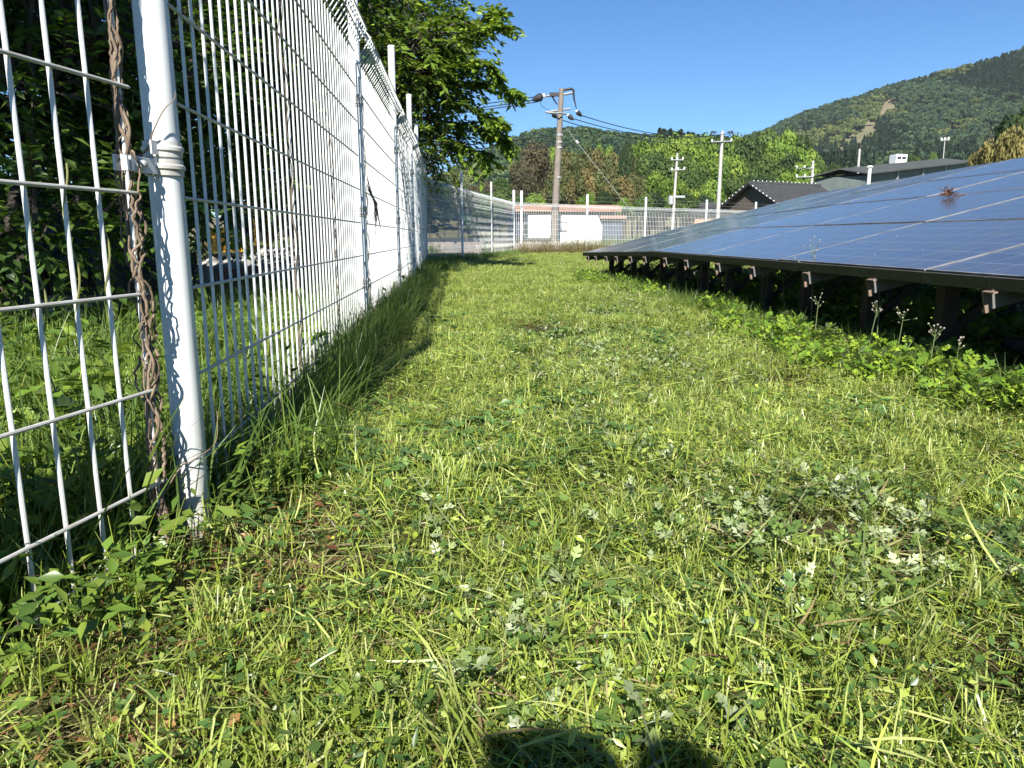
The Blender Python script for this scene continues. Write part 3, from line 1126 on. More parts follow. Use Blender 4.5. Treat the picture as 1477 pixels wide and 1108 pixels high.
# ------------------------------------------------------------------ solar array
def cell_mat():
    m, nt, b = mat_new('solar_cells_under_glass')
    tc = nt.nodes.new('ShaderNodeTexCoord')
    sx = nt.nodes.new('ShaderNodeSeparateXYZ')
    nt.links.new(tc.outputs['Object'], sx.inputs[0])

    def lines(sock, pitch, off, width):
        a = math_n(nt, 'FRACT', math_n(nt, 'DIVIDE', math_n(nt, 'ADD', sock, off), pitch))
        d = math_n(nt, 'ABSOLUTE', math_n(nt, 'SUBTRACT', a, 0.5))
        return math_n(nt, 'GREATER_THAN', d, 0.5 - width)
    gx = lines(sx.outputs['X'], 0.158, 0.135, 0.008)
    gy = lines(sx.outputs['Y'], 0.158, 0.142, 0.010)
    by = lines(sx.outputs['Y'], 0.0527, 0.142 + 0.0263, 0.014)
    cry = nt.nodes.new('ShaderNodeTexVoronoi')
    cry.inputs['Scale'].default_value = 55
    nt.links.new(tc.outputs['Object'], cry.inputs['Vector'])
    cell = ramp(nt, cry.outputs['Distance'], [(0.0, (0.010, 0.017, 0.045)), (1.0, (0.017, 0.028, 0.070))])
    c = mix_c(nt, math_n(nt, 'MULTIPLY', by, 0.25), cell, (0.20, 0.22, 0.27))
    c = mix_c(nt, math_n(nt, 'MULTIPLY', math_n(nt, 'MAXIMUM', gx, gy), 0.75), c, (0.30, 0.33, 0.38))
    dust = noise(nt, 5.0, 7, 0.65, vec=tc.outputs['Object'])
    c = mix_c(nt, ramp(nt, dust, [(0.35, (0.16,) * 3), (0.75, (0.40,) * 3)]), c, (0.18, 0.175, 0.155))
    vo = nt.nodes.new('ShaderNodeTexVoronoi')
    vo.inputs['Scale'].default_value = 9
    oi = nt.nodes.new('ShaderNodeObjectInfo')
    va = nt.nodes.new('ShaderNodeVectorMath')
    va.operation = 'ADD'
    nt.links.new(tc.outputs['Object'], va.inputs[0])
    nt.links.new(oi.outputs['Location'], va.inputs[1])
    nt.links.new(va.outputs[0], vo.inputs['Vector'])
    spot = math_n(nt, 'LESS_THAN', vo.outputs['Distance'], 0.045)
    pickd = nt.nodes.new('ShaderNodeSeparateColor')
    nt.links.new(vo.outputs['Color'], pickd.inputs[0])
    spot = math_n(nt, 'MULTIPLY', spot, math_n(nt, 'GREATER_THAN', pickd.outputs[0], 0.80))
    c = mix_c(nt, spot, c, (0.7, 0.7, 0.68))
    nt.links.new(c, b.inputs['Base Color'])
    b.inputs['Roughness'].default_value = 0.16
    nt.links.new(ramp(nt, dust, [(0.3, (0.10,) * 3), (0.8, (0.26,) * 3)]), b.inputs['Roughness'])
    b.inputs['IOR'].default_value = 1.33
    return m


M['cells'] = cell_mat()
ROWS, ROWP = 4, 0.974
MODL, MODP = 1.479, 1.487
MODW = 0.950
TILT = R(13.97)
ZF = 0.459
COLT = [-1.39 + MODP * k for k in range(9)]


def arr_matrix():
    P3 = Vector((PP[0], PP[1], 0))
    A3 = Vector((PA[0], PA[1], 0))
    S3 = P3 * math.cos(TILT) + Vector((0, 0, 1)) * math.sin(TILT)
    N3 = A3.cross(S3) * -1.0
    if N3.z < 0:
        N3 = -N3
    # local x = up the slope, y = along the array, z = normal
    mm = Matrix((S3, A3, N3)).transposed().to_4x4()
    mm.translation = P3 * D0 + Vector((0, 0, ZF))
    return mm


AM = arr_matrix()


def build_array():
    root = empty('solar_array')
    root.matrix_world = AM
    tag(root, 'tilted solar array of blue panels on low dark timber posts', 'solar array')
    glass = MB()
    glass.box(0.0065, MODL - 0.0065, 0.0065, MODW - 0.0065, -0.006, -0.0015)
    # template is built with x along the array and y up the slope, then turned
    TM = Matrix(((0, 1, 0, 0), (1, 0, 0, 0), (0, 0, 1, 0), (0, 0, 0, 1)))
    gm = glass.mesh('solar_panel', M['cells'])
    fr = MB()
    fr.box(0, MODL, 0, 0.007, -0.038, 0.0)
    fr.box(0, MODL, MODW - 0.007, MODW, -0.038, 0.0)
    fr.box(0, 0.007, 0.0075, MODW - 0.0075, -0.038, 0.0)
    fr.box(MODL - 0.007, MODL, 0.0075, MODW - 0.0075, -0.038, 0.0)
    fm = fr.mesh('frame', M['frame'])
    rng = random.Random(3)
    # rotate template: x along the array -> local y; y up slope -> local x (mirror fixed by negative normal kept simple)
    for r in range(ROWS):
        for t in COLT:
            o = bpy.data.objects.new('solar_panel', gm)
            o.parent = root
            tw, tb = 0.0, (0.024 if t > 7 else 0.0)
            jz = rng.gauss(0, 0.0008) - max(0.0, t - 7.5) * 0.024
            o.matrix_basis = Matrix.Translation((r * ROWP + 0.009 + MODW, t, jz)) @ Matrix.Rotation(math.pi / 2, 4, 'Z') @ Matrix.Rotation(rng.gauss(0, 0.0015) + tw, 4, 'X') @ Matrix.Rotation(rng.gauss(0, 0.0008) + tb, 4, 'Y')
            COL.objects.link(o)
            f = bpy.data.objects.new('frame', fm)
            f.parent = o
            COL.objects.link(f)
    # front trim pieces
    def bend(t):
        return -max(0.0, t - 7.5) * 0.024
    joints = []
    for t in COLT:
        joints += [t + 0.0, t + 0.40, t + 1.08]
    joints = sorted(joints + [COLT[-1] + MODP])
    for a, b in zip(joints[:-1], joints[1:]):
        mb = MB()
        zj = rng.uniform(-0.002, 0.002)
        mb.add([(x, y, z) for z in (-0.052 + zj, -0.004) for y in (a + 0.002, b - 0.002) for x in (-0.013, -0.004)], [(0, 2, 3, 1), (4, 5, 7, 6), (0, 1, 5, 4), (2, 6, 7, 3), (0, 4, 6, 2), (1, 3, 7, 5)])
        mb.v = [(x, y, z + bend(y)) for x, y, z in mb.v]
        mb.build('edge_trim', M['fascia'], root)
    # rafters (channels) with rusty ends, purlins, posts, braces
    P3 = Vector((PP[0], PP[1], 0))
    rend = MB()
    rend.box(-0.034, -0.014, -0.004, 0.004, -0.140, -0.055)
    rend.box(-0.034, -0.014, -0.060, -0.0045, -0.061, -0.055)
    rend.box(-0.034, -0.029, 0.0045, 0.014, -0.140, -0.125)
    rem = rend.mesh('rafter_end', M['rust'])
    raf = MB()
    raf.box(-0.013, 3.9, -0.012, 0.012, -0.128, -0.041)
    rfm = raf.mesh('rafter', surf('dull_rafter', (0.16, 0.155, 0.15), (0.10, 0.095, 0.09), 10, 0.7))
    inv = AM.inverted()

    def stick(p0, p1, w, name):
        p0, p1 = Vector(p0), Vector(p1)
        d = p1 - p0
        q = d.to_track_quat('Z', 'Y').to_matrix().to_4x4()
        mb = MB()
        mb.box(-w / 2, w / 2, -w / 2, w / 2, 0, d.length)
        o = mb.build(name, M['rack'], root)
        o.matrix_parent_inverse = Matrix.Identity(4)
        o.matrix_basis = inv @ Matrix.Translation(p0) @ q
        return o

    def wp(p, t, z):
        return Vector((PP[0] * (D0 + p) + PA[0] * t, PP[1] * (D0 + p) + PA[1] * t, z))

    def under(p):
        return ZF + p * math.tan(TILT) - 0.135
    for t in COLT:
        for dt in (0.40, 1.08):
            tt = t + dt
            o = obj('rafter', rfm, root)
            o.location = (0, tt, bend(tt))
            o = obj('rafter_end', rem, root)
            o.location = (0, tt, bend(tt))
            for p in (0.42, 1.9, 3.4):
                stick(wp(p, tt + 0.02, -0.15), wp(p, tt + 0.02, under(p)), 0.075 if p < 1 else 0.08, 'support_post')
            stick(wp(0.44, tt + 0.065, 0.08), wp(0.95, tt + 0.065, under(0.95)), 0.04, 'brace')
            stick(wp(1.9, tt + 0.065, 0.20), wp(2.5, tt + 0.065, under(2.5)), 0.04, 'brace')
    for p in (0.50, 2.0, 3.48):
        a, b = wp(p, COLT[0] + 0.1, under(p) - 0.03), wp(p, COLT[-1] + 1.4, under(p) - 0.03)
        stick(a, b, 0.055, 'cross_beam')
    return root


build_array()


def build_array_extras():
    # dead clump of weed lying on a joint between panels
    mb = MB()
    rng = random.Random(8)
    e, q = Vector((0, 0, H)), at(1366, 285, 1.0)
    dv = q - e
    nz = AM.to_3x3() @ Vector((0, 0, 1))
    c = e + dv * ((AM.translation - e).dot(nz) / dv.dot(nz)) + nz * 0.004
    for k in range(26):
        a, e = rng.uniform(0, 6.28), rng.uniform(0.15, 1.5)
        L = rng.uniform(0.04, 0.115)
        d = Vector((math.cos(a) * math.cos(e), math.sin(a) * math.cos(e), math.sin(e)))
        m = c + d * L * 0.55 + Vector((rng.gauss(0, 0.012), rng.gauss(0, 0.012), 0))
        mb.tube([c + Vector((rng.gauss(0, 0.015), rng.gauss(0, 0.015), 0.012)), m, c + d * L + Vector((rng.gauss(0, .03), rng.gauss(0, .03), -0.02 * rng.random()))], [0.006, 0.0045, 0.0015], 5)
    m = surf('dead_weed', (0.13, 0.06, 0.04), (0.07, 0.035, 0.025), 30, 0.9)
    tag(mb.build('dead_weed', m), 'dead reddish brown weed clump lying on the solar panels', 'weed')
    pm = MB()
    p0, p1 = Vector((2.55, 3.9, 0.06)), Vector((2.75, 2.2, 0.05))
    pm.tube([p0, p0.lerp(p1, 0.5) + Vector((0.03, 0, 0.01)), p1], 0.035, 12)
    tag(pm.build('drain_pipe', surf('grey_pipe', (0.16, 0.16, 0.14), (0.10, 0.10, 0.09), 8, 0.7), None, True), 'grey pipe lying on the ground in the shade of the panels', 'pipe')


build_array_extras()


def build_flowers():
    stem_m = surf('flower_stem', (0.16, 0.20, 0.08), (0.10, 0.14, 0.05), 20, 0.8)
    head_m = surf('pale_flower_head', (0.40, 0.36, 0.32), (0.28, 0.25, 0.18), 60, 0.8)
    rng = random.Random(12)
    spots = [(1168, 500, 4.35, 0.50), (1100, 462, 5.4, 0.34), (1132, 470, 5.0, 0.36), (1249, 520, 3.55, 0.26), (1290, 535, 3.35, 0.26), (1336, 560, 3.0, 0.24),
             (1020, 440, 6.2, 0.34), (1008, 438, 6.4, 0.30), (1036, 446, 5.9, 0.28), (1172, 520, 4.0, 0.26), (1262, 515, 3.6, 0.27), (1374, 560, 2.95, 0.20)]
    ordn = ['first', 'second', 'third', 'fourth', 'fifth', 'sixth', 'seventh', 'eighth', 'ninth', 'tenth', 'eleventh', 'twelfth']
    for k, (u, v, Y, h) in enumerate(sorted(spots)):
        b = at(u, v, Y)
        b.z = float(gz(b.x, b.y))
        root = empty('flower_stalk', b)
        tag(root, ('%s from left of the pale headed flower stalks along the panel shade' % ordn[k]), 'wild flower', 'wild flower stalks along the panel edge')
        s = MB()
        lx, ly = rng.gauss(0, 0.02), rng.gauss(0, 0.02)
        s.tube([(0, 0, 0), (lx * 0.4, ly * 0.4, h * 0.5), (lx, ly, h)], [0.003, 0.0025, 0.0015], 5)
        hd = MB()
        for j in range(rng.randint(8, 15)):
            a, e = rng.uniform(0, 6.28), rng.uniform(0.2, 1.4)
            L = rng.uniform(0.03, 0.085) * (h / 0.35)
            q0 = Vector((lx, ly, h * rng.uniform(0.84, 1.0)))
            q1 = q0 + Vector((math.cos(a) * math.cos(e), math.sin(a) * math.cos(e), math.sin(e))) * L
            s.tube([q0, q1], 0.001, 3, False)
            Mq = Matrix.Translation(q1)
            hd.lathe([(0.001, -0.004), (0.0035, -0.001), (0.004, 0.002), (0.001, 0.004)], 6, Mq)
        s.build('stem', stem_m, root)
        tag(hd.build('flower_head', head_m, root), kind='stuff')


build_flowers()


# ------------------------------------------------------------------ big trees behind the fence
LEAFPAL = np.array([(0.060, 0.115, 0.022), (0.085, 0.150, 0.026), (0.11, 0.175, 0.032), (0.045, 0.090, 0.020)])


def big_tree(name, label, base, height, lobes, ntwig, leafL, seed, limbs=True, group=None, pal=LEAFPAL, sprays=()):
    """trunk, limbs and twigs as real branches; leaves sit along the twigs"""
    rng = np.random.default_rng(seed)
    root = empty(name, base)
    tag(root, label, 'tree', group)
    B0 = np.array(base)
    tk = MB()
    top = Vector((0, 0, height * 0.42))
    r0 = 0.028 * height
    tk.tube([(0, 0, -0.3), (0.05, 0.03, height * 0.15), (-0.03, 0.05, height * 0.3), top], [r0 * 1.25, r0, r0 * 0.9, r0 * 0.75], 10)
    for c, r in lobes:
        e = Vector(c) - Vector(base)
        mid = top.lerp(e, 0.5) + Vector((rng.normal(0, .2), rng.normal(0, .2), 0.25))
        tk.tube([top * 0.8, top.lerp(mid, 0.5), mid, mid.lerp(e, 0.6), e], [r0 * .6, r0 * .5, r0 * .36, r0 * .22, r0 * .08], 6)
    tk.build('trunk', M['bark'], root, True)
    P = Patch()
    tw = MB()
    cs = np.array([c for c, r in lobes])
    rs = np.array([r for c, r in lobes])
    w = rs ** 2
    li = rng.choice(len(lobes), ntwig, p=w / w.sum())
    d = norm(rng.normal(0, 1, (ntwig, 3)) * np.array([1, 1, 0.8]))
    rad = rs[li] * rng.uniform(0.25, 1.0, ntwig) ** 0.55
    S = cs[li] + d * rad[:, None] * np.array([1, 1, 0.62])
    D = norm(d * 0.9 + rng.normal(0, 0.5, (ntwig, 3)) + np.array([0, 0, 0.05]))
    TL = rng.uniform(0.35, 0.75, ntwig) * min(leafL / 0.11, 1.15)
    for pts, nt in sprays:            # long side branches carrying drooping sprays
        pts = smooth_path(pts, 6)
        tk2 = MB()
        tk2.tube([p - Vector(base) for p in pts], [0.028 * (1 - 0.85 * i / len(pts)) for i in range(len(pts))], 5)
        tw.v, off = tw.v + tk2.v, len(tw.v)
        tw.f += [tuple(i + off for i in f) for f in tk2.f]
        q = rng.uniform(0.1, 1.0, nt) ** 0.8 * (len(pts) - 1.001)
        i0 = q.astype(int)
        A = np.array([pts[i] for i in i0])
        Bq = np.array([pts[i + 1] for i in i0])
        S2 = A + (Bq - A) * (q - i0)[:, None]
        dd = norm(Bq - A)
        D2 = norm(dd * 0.8 + rng.normal(0, 0.55, (nt, 3)) * np.array([1, 1, 0.5]))
        S, D = np.concatenate([S, S2]), np.concatenate([D, D2])
        d = np.concatenate([d, D2])
        li = np.concatenate([li, np.zeros(nt, int)])
        TL = np.concatenate([TL, rng.uniform(0.22, 0.42, nt) * (1.15 - 0.4 * q / len(pts))])
    ntwig = len(S)
    nl = 13
    t = np.linspace(0.1, 1, nl)
    pos = S[:, None, :] + D[:, None, :] * (TL[:, None] * t[None, :])[..., None]
    pos[..., 2] -= 0.28 * TL[:, None] * t[None, :] ** 2
    side = norm(np.cross(D, np.array([0, 0, 1.0])))[:, None, :] * np.where(np.arange(nl) % 2 == 0, 1, -1)[None, :, None]
    ld = D[:, None, :] * 0.55 + side * 0.85 + rng.normal(0, 0.25, pos.shape) + np.array([0, 0, -0.35])
    ln = norm(np.array([0, 0, 1.0]) + rng.normal(0, 0.4, pos.shape))
    pos, ld, ln = pos.reshape(-1, 3), norm(ld.reshape(-1, 3)), ln.reshape(-1, 3)
    n = len(pos)
    L = leafL * rng.uniform(0.7, 1.15, n)
    v, f = kites(pos, ld, ln, L, L * rng.uniform(0.42, 0.52, n), 0.16, 0.45)
    col = np.repeat(pick(rng, pal, ntwig, 0.2), nl, 0) * rng.uniform(0.8, 1.25, (n, 1))
    P.add(v - B0, f, np.repeat(col, 4, 0))
    me = P.mesh('crown', M['leaf'])
    obj('crown', me, root)
    k = min(ntwig, 1100)
    for i in range(k):
        a = Vector(S[i] - B0)
        e = Vector(S[i] + D[i] * TL[i] - B0)
        e.z -= 0.28 * TL[i]
        inn = a - Vector(d[i]) * float(rs[li[i]] * 0.28) - Vector((0, 0, 0.1))
        tw.tube([inn, a, e], [0.016, 0.009, 0.003], 3, False)
    tw.build('twigs', M['bark'], root)
    return root


def L_(u, v, Y, r):
    p = at(u, v, Y)
    return ((p.x, p.y, p.z), r)


def build_big_trees():
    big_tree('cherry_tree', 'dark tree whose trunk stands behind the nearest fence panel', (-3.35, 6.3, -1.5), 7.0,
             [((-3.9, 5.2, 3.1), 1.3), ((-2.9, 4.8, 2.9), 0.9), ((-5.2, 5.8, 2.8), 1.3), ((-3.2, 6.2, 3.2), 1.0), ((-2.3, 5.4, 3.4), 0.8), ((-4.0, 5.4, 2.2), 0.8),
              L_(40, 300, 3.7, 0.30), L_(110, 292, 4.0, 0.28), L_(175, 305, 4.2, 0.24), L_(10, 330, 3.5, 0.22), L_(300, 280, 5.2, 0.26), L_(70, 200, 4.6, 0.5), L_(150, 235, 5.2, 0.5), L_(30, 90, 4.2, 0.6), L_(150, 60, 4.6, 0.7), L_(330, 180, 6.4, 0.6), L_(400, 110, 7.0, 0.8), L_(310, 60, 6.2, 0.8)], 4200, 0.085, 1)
    big_tree('cherry_tree', 'broad dark tree behind the second fence panel', (-2.75, 10.6, 0), 8.5,
             [((-4.1, 9.8, 4.4), 1.2), ((-3.0, 9.2, 4.0), 1.2), ((-3.4, 10.8, 5.0), 1.3), ((-2.4, 8.6, 3.8), 1.0), ((-3.0, 10.6, 3.2), 0.8), ((-5.0, 10.4, 4.6), 1.2), ((-6.2, 11.5, 4.0), 1.3), L_(330, 200, 9.5, 0.6), L_(420, 180, 9.0, 0.7), L_(240, 210, 11, 0.8)], 2600, 0.12, 2)
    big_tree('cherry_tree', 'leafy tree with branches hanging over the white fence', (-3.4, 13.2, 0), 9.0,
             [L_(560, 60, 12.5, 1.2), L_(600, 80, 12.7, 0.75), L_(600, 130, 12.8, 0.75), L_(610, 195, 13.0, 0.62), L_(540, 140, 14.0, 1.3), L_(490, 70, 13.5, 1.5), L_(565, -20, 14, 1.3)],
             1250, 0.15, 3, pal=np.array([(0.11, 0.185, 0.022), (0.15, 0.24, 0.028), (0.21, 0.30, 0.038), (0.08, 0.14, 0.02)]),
             sprays=[([at(u, v, Y) for u, v, Y in br], n) for br, n in (
                 (((590, 140, 12.8), (650, 125, 12.6), (700, 120, 12.6), (738, 132, 12.6)), 46),
                 (((590, 110, 12.8), (640, 80, 12.6), (690, 45, 12.7), (728, 38, 12.7)), 42),
                 (((600, 120, 12.9), (660, 70, 13.0), (700, 22, 13.1), (712, 16, 13.1)), 30),
                 (((590, 90, 12.8), (625, 50, 12.7), (650, 30, 12.8), (668, 30, 12.8)), 30),
                 (((600, 150, 12.7), (660, 150, 12.5), (695, 165, 12.5), (712, 172, 12.5)), 36),
                 (((600, 170, 12.9), (660, 178, 12.8), (700, 188, 12.8), (726, 204, 12.8)), 42),
                 (((600, 190, 13.0), (645, 205, 13.0), (680, 215, 13.0), (700, 228, 13.0)), 30),
                 (((600, 100, 12.5), (650, 95, 12.3), (690, 88, 12.3), (708, 96, 12.3)), 30))])
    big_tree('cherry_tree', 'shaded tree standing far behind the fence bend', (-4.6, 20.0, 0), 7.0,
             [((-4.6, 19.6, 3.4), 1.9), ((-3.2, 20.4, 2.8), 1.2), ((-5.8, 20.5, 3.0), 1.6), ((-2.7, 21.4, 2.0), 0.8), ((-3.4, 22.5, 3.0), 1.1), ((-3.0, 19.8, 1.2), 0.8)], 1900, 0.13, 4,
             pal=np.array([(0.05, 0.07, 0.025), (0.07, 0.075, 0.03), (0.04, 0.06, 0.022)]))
    # added tree outside the view, left of camera; its crown shades the old house
    big_tree('cherry_tree', 'added unseen tree left of the near fence shading the old house', (-5.6, 2.6, 0), 8.0,
             [((-3.6, 2.0, 3.9), 1.1), ((-4.9, 2.4, 3.9), 1.5), ((-6.4, 2.8, 4.0), 1.6), ((-3.2, 3.0, 4.3), 1.0), ((-4.6, 3.6, 4.4), 1.4), ((-6.2, 4.2, 4.4), 1.6), ((-2.9, 1.4, 3.6), 0.9), ((-7.8, 3.6, 4.2), 1.6), ((-5.4, 0.8, 3.6), 1.3)], 5200, 0.11, 5)


build_big_trees()


# ------------------------------------------------------------------ things behind the fence on the left
def build_old_house():
    root = empty('old_house', (-6.4, 7.6, -1.75), R(6))
    tag(root, 'dark timber house deep in the shade behind the near fence', 'house')
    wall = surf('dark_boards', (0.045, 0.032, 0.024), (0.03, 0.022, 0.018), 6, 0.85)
    mb = MB()
    mb.box(-3.2, 2.4, 0, 2.2, 0, 2.15)
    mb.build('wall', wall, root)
    for k in range(27):
        b = MB()
        x = -3.2 + k * 0.207
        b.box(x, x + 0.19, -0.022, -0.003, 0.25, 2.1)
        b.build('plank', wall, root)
    rf = MB()
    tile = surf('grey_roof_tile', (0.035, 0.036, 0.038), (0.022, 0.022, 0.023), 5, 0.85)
    a = math.atan2(1.0, 2.6)
    MWl = Matrix.Translation((0, -0.6, 2.02)) @ Matrix.Rotation(a, 4, 'X')
    rf.box(-3.7, 2.9, 0, 2.6, 0, 0.06, MWl)
    for k in range(33):
        x = -3.7 + k * 0.2 + 0.1
        rf.tube([MWl @ Vector((x, 0, 0.06)), MWl @ Vector((x, 2.6, 0.06))], 0.045, 6)
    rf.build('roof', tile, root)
    w = MB()
    w.box(1.35, 2.05, -0.07, -0.024, 1.05, 1.75)
    wo = w.build('window', surf('window_frame', (0.25, 0.17, 0.10), (0.2, 0.13, 0.08), 9, 0.6), root)
    for k in range(14):
        s = MB()
        z = 1.08 + k * 0.046
        s.box(1.40, 2.0, -0.085, -0.071, z, z + 0.032)
        s.build('slat', surf('blind_slat', (0.45, 0.38, 0.26), (0.38, 0.32, 0.22), 9, 0.7) if k == 0 else bpy.data.materials['blind_slat'], wo)


build_old_house()


def build_excavator():
    yel = surf('yellow_paint', (0.62, 0.33, 0.025), (0.50, 0.26, 0.02), 6, 0.5)
    drk = surf('black_rubber', (0.02, 0.02, 0.02), (0.035, 0.033, 0.03), 10, 0.8)
    gls = surf('cab_glass', (0.03, 0.04, 0.045), (0.02, 0.03, 0.035), 3, 0.1)
    c = at(356, 385, 14.5)
    c.z = 0.05
    root = empty('excavator', c, R(-8))
    root.scale = (0.92, 0.92, 0.92)
    tag(root, 'small yellow excavator with lowered arm behind the fence and rubble', 'excavator')
    for s in (-1, 1):
        t = MB()
        pts = []
        for k in range(20):
            a = 2 * math.pi * k / 20
            pts.append((0.55 * (1 if math.cos(a) > 0 else -1) * min(1, abs(math.cos(a)) * 1.6) + 0.12 * math.cos(a), 0.14 + 0.14 * math.sin(a)))
        vs_ = [(x, s * 0.38 + y, z) for y in (-0.11, 0.11) for x, z in pts]
        n = len(pts)
        fs = [tuple(range(n - 1, -1, -1)), tuple(n + i for i in range(n))] + [(i, (i + 1) % n, n + (i + 1) % n, n + i) for i in range(n)]
        t.add(vs_, fs)
        t.build('track', drk, root)
    b = MB()
    b.box(-0.55, 0.35, -0.45, 0.45, 0.30, 0.42)
    b.box(-0.62, -0.15, -0.46, 0.46, 0.425, 0.78)
    b.build('body', yel, root)
    cb = MB()
    for x, y in ((-0.12, -0.42), (-0.12, 0.1), (0.42, -0.42), (0.42, 0.1)):
        cb.box(x, x + 0.05, y, y + 0.05, 0.425, 1.22)
    cb.box(-0.14, 0.50, -0.44, 0.17, 1.223, 1.28)
    cb.build('cab', yel, root)
    gl = MB()
    gl.box(-0.07, 0.42, -0.41, -0.405, 0.5, 1.2)
    gl.box(0.44, 0.445, -0.36, 0.1, 0.5, 1.2)
    gl.build('cab_glass', gls, root)
    bm = MB()
    bm.tube([(0.40, 0.25, 0.50), (0.62, 0.25, 0.95), (0.95, 0.25, 1.10), (1.35, 0.25, 0.98)], [0.075, 0.085, 0.085, 0.06], 4)
    bm.build('boom', yel, root)
    st = MB()
    st.tube([(1.28, 0.25, 1.06), (1.36, 0.25, 0.90), (1.40, 0.25, 0.55)], [0.06, 0.07, 0.045], 4)
    st.build('dipper_arm', yel, root)
    cy = MB()
    cy.tube([(0.45, 0.25, 0.45), (0.80, 0.25, 0.98)], 0.028, 8)
    cy.tube([(0.85, 0.25, 1.19), (1.26, 0.25, 1.12)], 0.025, 8)
    cy.build('hydraulic_ram', M['galv'], root)
    bk = MB()
    bk.add([(1.30, 0.10, 0.56), (1.30, 0.40, 0.56), (1.55, 0.10, 0.50), (1.55, 0.40, 0.50), (1.50, 0.10, 0.24), (1.50, 0.40, 0.24), (1.22, 0.10, 0.26), (1.22, 0.40, 0.26)],
           [(0, 1, 3, 2), (2, 3, 5, 4), (4, 5, 7, 6), (0, 2, 4, 6), (1, 7, 5, 3)])
    bk.build('bucket', drk, root)


build_excavator()


def build_rubble():
    rng = np.random.default_rng(5)
    P = Patch()
    ico = np.array([(0, 0, 1), (.894, 0, .447), (.276, .851, .447), (-.724, .526, .447), (-.724, -.526, .447), (.276, -.851, .447), (.724, .526, -.447), (-.276, .851, -.447), (-.894, 0, -.447), (-.276, -.851, -.447), (.724, -.526, -.447), (0, 0, -1)])
    fi = np.array([(0, 1, 2), (0, 2, 3), (0, 3, 4), (0, 4, 5), (0, 5, 1), (1, 6, 2), (2, 7, 3), (3, 8, 4), (4, 9, 5), (5, 10, 1), (6, 7, 2), (7, 8, 3), (8, 9, 4), (9, 10, 5), (10, 6, 1), (11, 7, 6), (11, 8, 7), (11, 9, 8), (11, 10, 9), (11, 6, 10)])
    for k in range(620):
        y = rng.uniform(9.6, 15)
        x = -0.9 - 0.135 * y - rng.uniform(0, 1) ** 1.3 * 3.0
        hgt = 0.42 * math.exp(-((y - 12.2) / 1.6) ** 2) * math.exp(-((x + 3.4) / 1.2) ** 2)
        s = rng.uniform(0.04, 0.17)
        v = ico * s * rng.uniform(0.6, 1.2, (1, 3)) * rng.uniform(0.8, 1.2, (12, 1)) + np.array([x, y, hgt * rng.uniform(0.2, 1) + 0.02])
        g = rng.uniform(0.22, 0.5)
        P.add(v, fi, np.tile(np.array([[g, g * 0.97, g * 0.92]]), (12, 1)))
    m, nt, b = mat_new('rubble_stone')
    a = nt.nodes.new('ShaderNodeAttribute')
    a.attribute_name = 'tint'
    nt.links.new(mix_c(nt, 0.35, a.outputs['Color'], ramp(nt, noise(nt, 20, 5), [(0.3, (0.18, 0.17, 0.15)), (0.7, (0.5, 0.48, 0.45))])), b.inputs['Base Color'])
    b.inputs['Roughness'].default_value = 0.9
    o = obj('rubble', P.mesh('rubble', m))
    tag(o, 'heap of pale broken stone behind the fence below the excavator', 'rubble', kind='stuff')
    # weathered boards stacked against the tree side
    bm = surf('old_board', (0.16, 0.08, 0.055), (0.10, 0.055, 0.04), 8, 0.8)
    for k, (x, y, lab) in enumerate(((-2.5, 6.3, 'short weathered brown board leaning in the weeds behind the fence'),
                                     (-2.3, 6.5, 'wider reddish board standing in the weeds behind the fence'))):
        mb = MB()
        mb.box(-0.07 - 0.05 * k, 0.07 + 0.05 * k, -0.02, 0.02, 0, 0.34)
        o = mb.build('board', bm)
        o.location = (x, y, 0.0)
        o.rotation_euler = (R(-10), R(6 - 10 * k), R(20))
        tag(o, lab, 'board')
    # pale retaining wall beyond the long fence
    wm = surf('old_concrete', (0.42, 0.38, 0.34), (0.30, 0.27, 0.24), 2.5, 0.9, bmp=0.3, bscale=12)
    w = MB()
    w.box(-3.2, 3.2, -0.12, 0.12, -0.1, 0.45)
    o = w.build('concrete_wall', wm)
    o.location = (-1.2, 29.5, 0)
    o.rotation_euler = (0, 0, R(14))
    tag(o, 'low pale concrete wall seen through the far bend of the fence', 'wall')
    g = empty('guard_rail', (-1.0, 28.6, 0), R(14))
    tag(g, 'low dark guard rail in front of the pale concrete wall', 'rail')
    b = MB()
    b.box(-2.6, 2.6, -0.03, 0.03, 0.42, 0.56)
    b.build('rail', surf('dark_rail', (0.05, 0.055, 0.06), None, 5, 0.6), g)
    for k in range(5):
        p = MB()
        p.box(-2.4 + 1.2 * k, -2.32 + 1.2 * k, 0.032, 0.10, 0, 0.56)
        p.build('post', M['galv'], g)


build_rubble()


